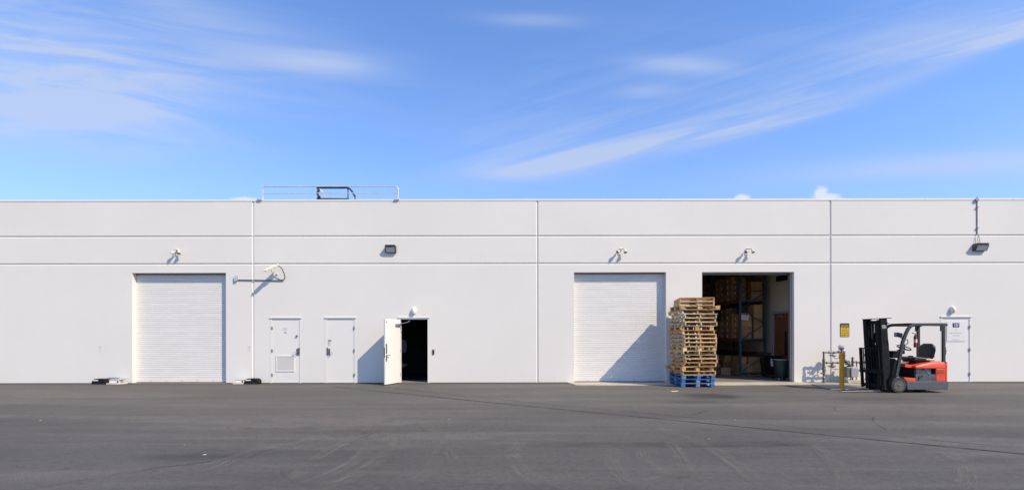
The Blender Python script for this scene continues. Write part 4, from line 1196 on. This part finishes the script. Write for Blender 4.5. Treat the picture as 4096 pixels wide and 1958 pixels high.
# counterweight
cw = MB().prism([(11.972, YN + .005), (12.03, YN + .02), (12.065, YN + .09), (12.09, YC), (12.065, YF - .09), (12.03, YF - .02), (11.972, YF - .005)], 'z', .318, .855).build('counterweight', 'fork_red', fk, bevel=.014)
MB().prism([(11.976, YN + .008), (12.03, YN + .022), (12.06, YN + .09), (12.085, YC), (12.06, YF - .09), (12.03, YF - .022), (11.976, YF - .008)], 'z', .08, .3155).build('counterweight_base', 'fork_grey', cw, bevel=.01)
MB().box(11.963, 11.9715, YN + .02, YF - .02, .1, .84).build('seam', 'black_metal', cw)
# front cowl and dash
MB().prism([(10.50, .12), (10.80, .12), (10.76, .45), (10.72, .68), (10.82, .86), (10.70, .94), (10.55, .95), (10.48, .6)], 'y', YN + .16, YF - .16).build('cowl', 'black_plastic', fk, bevel=.02)
MB().prism([(10.60, .95), (10.82, .95), (10.90, 1.12), (10.88, 1.15), (10.68, 1.15)], 'y', YN + .2, YF - .45).build('dash', 'black_plastic', fk, bevel=.02)
MB().tube([(10.72, -2.85, 1.0), (10.98, -2.8, 1.17), (11.06, -2.78, 1.21)], .04, 10, rr=[.06, .045, .03]).box(10.93, 11.05, -2.86, -2.72, 1.06, 1.17).build('steering_column', 'black_plastic', fk)
nrm = Vector((.42, 0, .9)).normalized(); c0 = Vector((11.09, -2.78, 1.235))
e1 = Vector((nrm.z, 0, -nrm.x)); e2 = Vector((0, 1, 0))
sw = MB().tube([c0 + (e1 * math.cos(k * math.pi / 14) + e2 * math.sin(k * math.pi / 14)) * .165 for k in range(29)], .015, 8, cap=False)
for a_ in (0, 120, 240): sw.tube([c0 - nrm * .02, c0 + (e1 * math.cos(R(a_)) + e2 * math.sin(R(a_))) * .16], .011, 6)
sw.lathe(c0 - nrm * .03, nrm, [(0, .04), (.03, .035)], 12)
sw.build('steering_wheel', 'black_plastic', fk, smooth=True)
MB().ball(c0 + e1 * -.1 + e2 * -.12 + nrm * .04, .022).build('spinner_knob', 'black_plastic', fk, smooth=True)
for k in range(3):
    y_ = -2.42 - k * .06
    MB().tube([(10.70, y_, 1.0), (10.60, y_, 1.12), (10.58, y_, 1.2), (10.66, y_, 1.27), (10.76, y_, 1.3)], .009, 6).ball((10.78, y_, 1.305), .02).build('control_lever', 'black_metal', fk, smooth=True)
# overhead guard
side = [(10.635, .45), (10.82, 1.40), (10.9, 1.62), (10.965, 1.755), (11.03, 1.83), (11.11, 1.872), (11.22, 1.885), (12.04, 1.875)]
for y0, y1 in ((YN + .02, YN + .085), (YF - .085, YF - .02)):
    gr = rail(side, .075, 0, 'guard_grey', 'guard_pillar', y0, y1)
    MB().box(11.915, 11.985, y0, y1, .85, 1.845).build('guard_post', 'guard_grey', fk, bevel=.008)
    MB().box(11.87, 11.915, y0 + .01, y1 - .01, 1.7, 1.84).build('gusset', 'guard_grey', fk)
MB().box(10.6, 10.69, YN + .0, YN + .11, .435, .452).build('pillar_foot', 'galv_rail', fk)
for x_ in (11.15, 11.29, 11.43, 11.57, 11.71, 11.85, 12.0):
    MB().box(x_ - .02, x_ + .02, YN + .086, YF - .086, 1.87, 1.915).build('roof_bar', 'guard_grey', fk, bevel=.005)
MB().box(11.06, 12.05, YN + .1, YF - .1, 1.917, 1.925).build('roof_sheet', 'guard_grey', fk)
hl = thing('x', (0, 0, 0)); bpy.data.objects.remove(hl)
hl = MB().prism([(10.62, 1.55), (10.76, 1.53), (10.77, 1.64), (10.63, 1.67)], 'y', YN - .02, YN + .12).build('headlight', 'black_plastic', fk, bevel=.012)
MB().prism([(10.615, 1.56), (10.621, 1.56), (10.631, 1.66), (10.625, 1.66)], 'y', YN - .0, YN + .1).build('lens', 'lens', hl)
MB().tube([(10.72, YN + .05, 1.55), (10.8, YN + .05, 1.5), (10.86, YN + .05, 1.53)], .014, 6).build('headlight_arm', 'black_metal', fk)
MB().tube([(10.885, YN + .05, 1.48), (10.95, YN + .05, 1.46), (10.965, YN + .05, 1.4), (10.93, YN + .05, 1.33), (10.83, YN + .05, 1.325)], .011, 7).build('grab_handle', 'black_plastic', fk, smooth=True)
ex = MB().lathe((11.86, YF - .06, 1.23), (0, 0, 1), [(0, .03), (.01, .042), (.3, .042), (.34, .02), (.37, .018)], 14).build('fire_extinguisher', 'red_part', fk, smooth=True)
MB().lathe((11.86, YF - .06, 1.37), (0, 0, 1), [(0, .0432), (.1, .0432)], 14).build('label', 'paper', ex, smooth=True)
MB().tube([(11.76, YF - .06, 1.655), (11.86, YF - .06, 1.63), (11.87, YF - .06, 1.58)], .012, 6).tube([(11.85, YF - .06, 1.6), (11.8, YF - .08, 1.54), (11.83, YF - .1, 1.46)], .01, 6).build('valve_head', 'black_metal', ex)
MB().box(11.995, 12.01, YN + .04, YN + .1, 1.05, 1.25).build('side_plate', 'guard_grey', fk)
MB().tube([(11.985, YN + .05, 1.07), (12.03, YN + .05, 1.10), (12.03, YN + .05, 1.11), (12.10, YN + .04, 1.115)], .006, 6).build('license_hook', 'galv', fk)
# seat
st = MB().prism([(11.24, .90), (11.27, .875), (11.7, .865), (11.74, .9), (11.73, .965), (11.6, .955), (11.3, .985), (11.25, .965)], 'y', -2.95, -2.42).build('seat', 'vinyl', fk, bevel=.03, seg=3, smooth=True)
MB().box(11.3, 11.72, -2.92, -2.45, .83, .88).build('seat_base', 'black_plastic', st)
sb = MB()
Mb = Matrix.Translation((11.70, -2.685, .92)) @ Matrix.Rotation(R(13), 4, 'Y')
out = [(-.22, 0), (.22, 0), (.26, .1), (.265, .28), (.22, .4), (.12, .455), (-.12, .455), (-.22, .4), (-.265, .28), (-.26, .1)]
sb.prism(out, 'x', 0, .11, Mb).build('seat_back', 'vinyl', fk, bevel=.04, seg=3, smooth=True)
MB().box(11.55, 11.78, -2.985, -2.955, .885, .925).build('seat_rail', 'galv', st, bevel=.01)
MB().box(11.75, 11.79, -2.98, -2.94, .97, 1.01).build('belt_buckle', 'red_part', st, bevel=.006)
MB().box(11.5, 11.62, -2.46, -2.38, .96, 1.0).build('arm_pad', 'vinyl', st, bevel=.015)
# mast, leaning slightly forward
Mm = Matrix.Translation((10.47, YC, .12)) @ Matrix.Rotation(R(-3.2), 4, 'Y')
hw = .34; MH = 1.93


def chan(name, y, x0, x1, z0, z1, s_, m='black_metal'):
    MB().box(x0, x1, y - .012, y + .012, z0, z1, Mm).box(x0, x0 + .02, min(y, y + s_ * .055), max(y, y + s_ * .055), z0, z1, Mm).box(x1 - .02, x1, min(y, y + s_ * .055), max(y, y + s_ * .055), z0, z1, Mm).build(name, m, fk)


for s_ in (-1, 1):
    chan('outer_upright', s_ * hw, -.1, .08, 0, MH, -s_)
    chan('inner_upright', s_ * (hw - .07), -.11, .06, .02, MH - .02, -s_)
    MB().cyl(Mm @ Vector((.03, s_ * (hw - .15), .05)), Mm @ Vector((.03, s_ * (hw - .15), 1.35)), .033, 12).build('lift_cylinder', 'black_metal', fk, smooth=True)
    MB().cyl(Mm @ Vector((.03, s_ * (hw - .15), 1.35)), Mm @ Vector((.03, s_ * (hw - .15), MH)), .018, 10).build('piston_rod', 'chrome', fk, smooth=True)
    MB().tube([Mm @ Vector((.09, s_ * (hw - .02), .3)), Mm @ Vector((.1, s_ * (hw - .02), 1.2)), Mm @ Vector((.085, s_ * (hw - .05), 1.75))], .013, 6).build('hose', 'cable_black', fk, smooth=True)
for s_ in (-1, 1):
    chan('carriage_upright', s_ * (hw - .135), -.09, .04, .05, MH - .1, -s_)
    MB().box(-.05, .0, s_ * .06 - .022, s_ * .06 + .022, .3, MH - .1, Mm).build('lift_chain', 'black_metal', fk)
MB().cyl(Mm @ Vector((.02, .0, .1)), Mm @ Vector((.02, .0, 1.2)), .05, 12).build('center_lift_cylinder', 'black_metal', fk, smooth=True)
MB().box(.02, .05, -hw + .02, hw - .02, 1.25, 1.55, Mm).build('mast_plate', 'black_metal', fk)
MB().box(.02, .06, -hw + .02, hw - .02, .3, .95, Mm).build('mast_plate', 'black_metal', fk)
MB().box(-.06, -.02, -.12, -.07, .05, MH - .2, Mm).build('center_cylinder', 'black_metal', fk)
MB().box(-.11, .20, -hw - .03, hw + .03, MH, MH + .02, Mm).build('mast_top_plate', 'black_metal', fk, bevel=.004)
MB().box(-.05, .05, -hw + .07, hw - .07, MH - .14, MH - .04, Mm).build('cross_member', 'black_metal', fk)
MB().box(.0, .07, -hw + .02, hw - .02, 1.0, 1.08, Mm).build('cross_member', 'black_metal', fk)
MB().box(-.02, .07, -hw + .02, hw - .02, .15, .28, Mm).build('cross_member', 'black_metal', fk)
MB().box(-.075, .045, -hw - .0145, -hw - .0125, 1.66, 1.76, Mm).build('data_plate', 'conduit_grey', fk)
MB().box(.06, .11, -hw - .05, -hw + .03, 1.78, 1.84, Mm).build('mast_lamp', 'galv', fk, bevel=.01)
# carriage, load backrest
cg = MB().box(-.17, -.13, -.43, .43, .40, .49, Mm).box(-.17, -.13, -.43, .43, .0, .09, Mm).box(-.16, -.11, -.3, -.22, .0, .49, Mm).box(-.16, -.11, .22, .3, .0, .49, Mm).build('carriage', 'black_metal', fk, bevel=.006)
for s_ in (-1, 1):
    MB().box(-.185, -.12, s_ * .43 - .03, s_ * .43 + .03, -.03, 1.12, Mm).build('backrest_post', 'black_metal', fk, bevel=.004)
MB().box(-.18, -.155, -.4, .4, 1.09, 1.12, Mm).build('backrest_bar', 'black_metal', fk)
MB().box(-.18, -.155, -.4, .4, .5, .53, Mm).build('backrest_bar', 'black_metal', fk)
for y_ in (-.3, -.2, -.1, 0, .1, .2, .3): MB().box(-.178, -.158, y_ - .012, y_ + .012, .53, 1.09, Mm).build('backrest_slat', 'black_metal', fk)
for y_ in (-.25, .19):
    MB().prism([(10.30, .46), (10.34, .46), (10.335, .02), (10.30, .012), (9.20, .014), (9.20, .024), (9.7, .04), (10.26, .055), (10.29, .08)], 'y', YC + y_ - .055, YC + y_ + .055).build('fork', 'fork_steel', fk, bevel=.004)
    MB().prism([(10.285, .47), (10.345, .47), (10.345, .03), (10.30, .03), (10.27, .075)], 'y', YC + y_ - .06, YC + y_ + .06).build('fork_shank', 'black_metal', fk, bevel=.004)
MB().box(10.36, 10.62, YN + .17, YN + .24, .10, .50).build('tilt_bracket', 'black_metal', fk, bevel=.01)
MB().ball((10.42, YN + .168, .16), .018).ball((10.42, YN + .168, .44), .018).build('pin', 'galv', fk)

# ------------------------------------------------------------ litter
LB = ['pale wood splinter on the asphalt in front of the pallet stack']
sp = tag(MB().box(-.12, .12, -.03, .03, 0, .02, Matrix.Translation((4.6, -2.75, .002)) @ Matrix.Rotation(R(20), 4, 'Z')).build('wood_scrap', 'wood_pale', bevel=.006), LB[0], 'wood scrap')
for (px, py, lb) in ((738, 1782, 'white paper scrap on the asphalt at lower left'), (161, 1683, 'white paper scrap on the asphalt at far left'), (818, 1821, 'tiny white scrap on the asphalt left of centre'),
                     (1796, 1678, 'white scrap on the asphalt below the open door'), (3436, 1618, 'white scrap on the asphalt in front of the forklift'), (2940, 1681, 'white fleck on the trench patch'),
                     (2834, 1758, 'white fleck on the asphalt right of centre')):
    x_, y_ = gp(px, py); r_ = random.uniform(0, 180); s_ = random.uniform(.012, .022)
    M_ = Matrix.Translation((x_, y_, .017)) @ Matrix.Rotation(R(r_), 4, 'Z') @ Matrix.Rotation(R(6), 4, 'X')
    vs = [(s_ * math.cos(a_) * random.uniform(.6, 1.2), s_ * .6 * math.sin(a_) * random.uniform(.6, 1.2)) for a_ in [k * math.pi / 3 for k in range(6)]]
    tag(MB().prism(vs, 'z', -.003, .004, M_).build('paper_scrap', 'litter'), lb, 'litter', 'litter on the asphalt')

# grit swept up against the foot of the wall
gb = MB()
mk('grit', (0.16, 0.14, 0.115), 0.9, var=0.3, scale=30)
for k in range(900):
    x_ = random.uniform(-18, 18)
    if any(a_ - .1 < x_ < b_ + .1 for a_, b_ in OPEN_ROLL[1:]) or 9.2 < x_ < 11.8: continue
    y_ = -abs(random.gauss(0, .05)) - .008; q_ = random.uniform(.004, .014)
    gb.add([(x_ - q_, y_, .001), (x_ + q_ * .8, y_ - q_ * .5, .001), (x_ + q_ * .2, y_ + q_ * .7, .001), (x_, y_, q_ * 1.1)], [(0, 1, 3), (1, 2, 3), (2, 0, 3)])
tag(gb.build('grit', 'grit'), 'fine grit and dust swept against the foot of the wall', 'grit', kind='stuff')
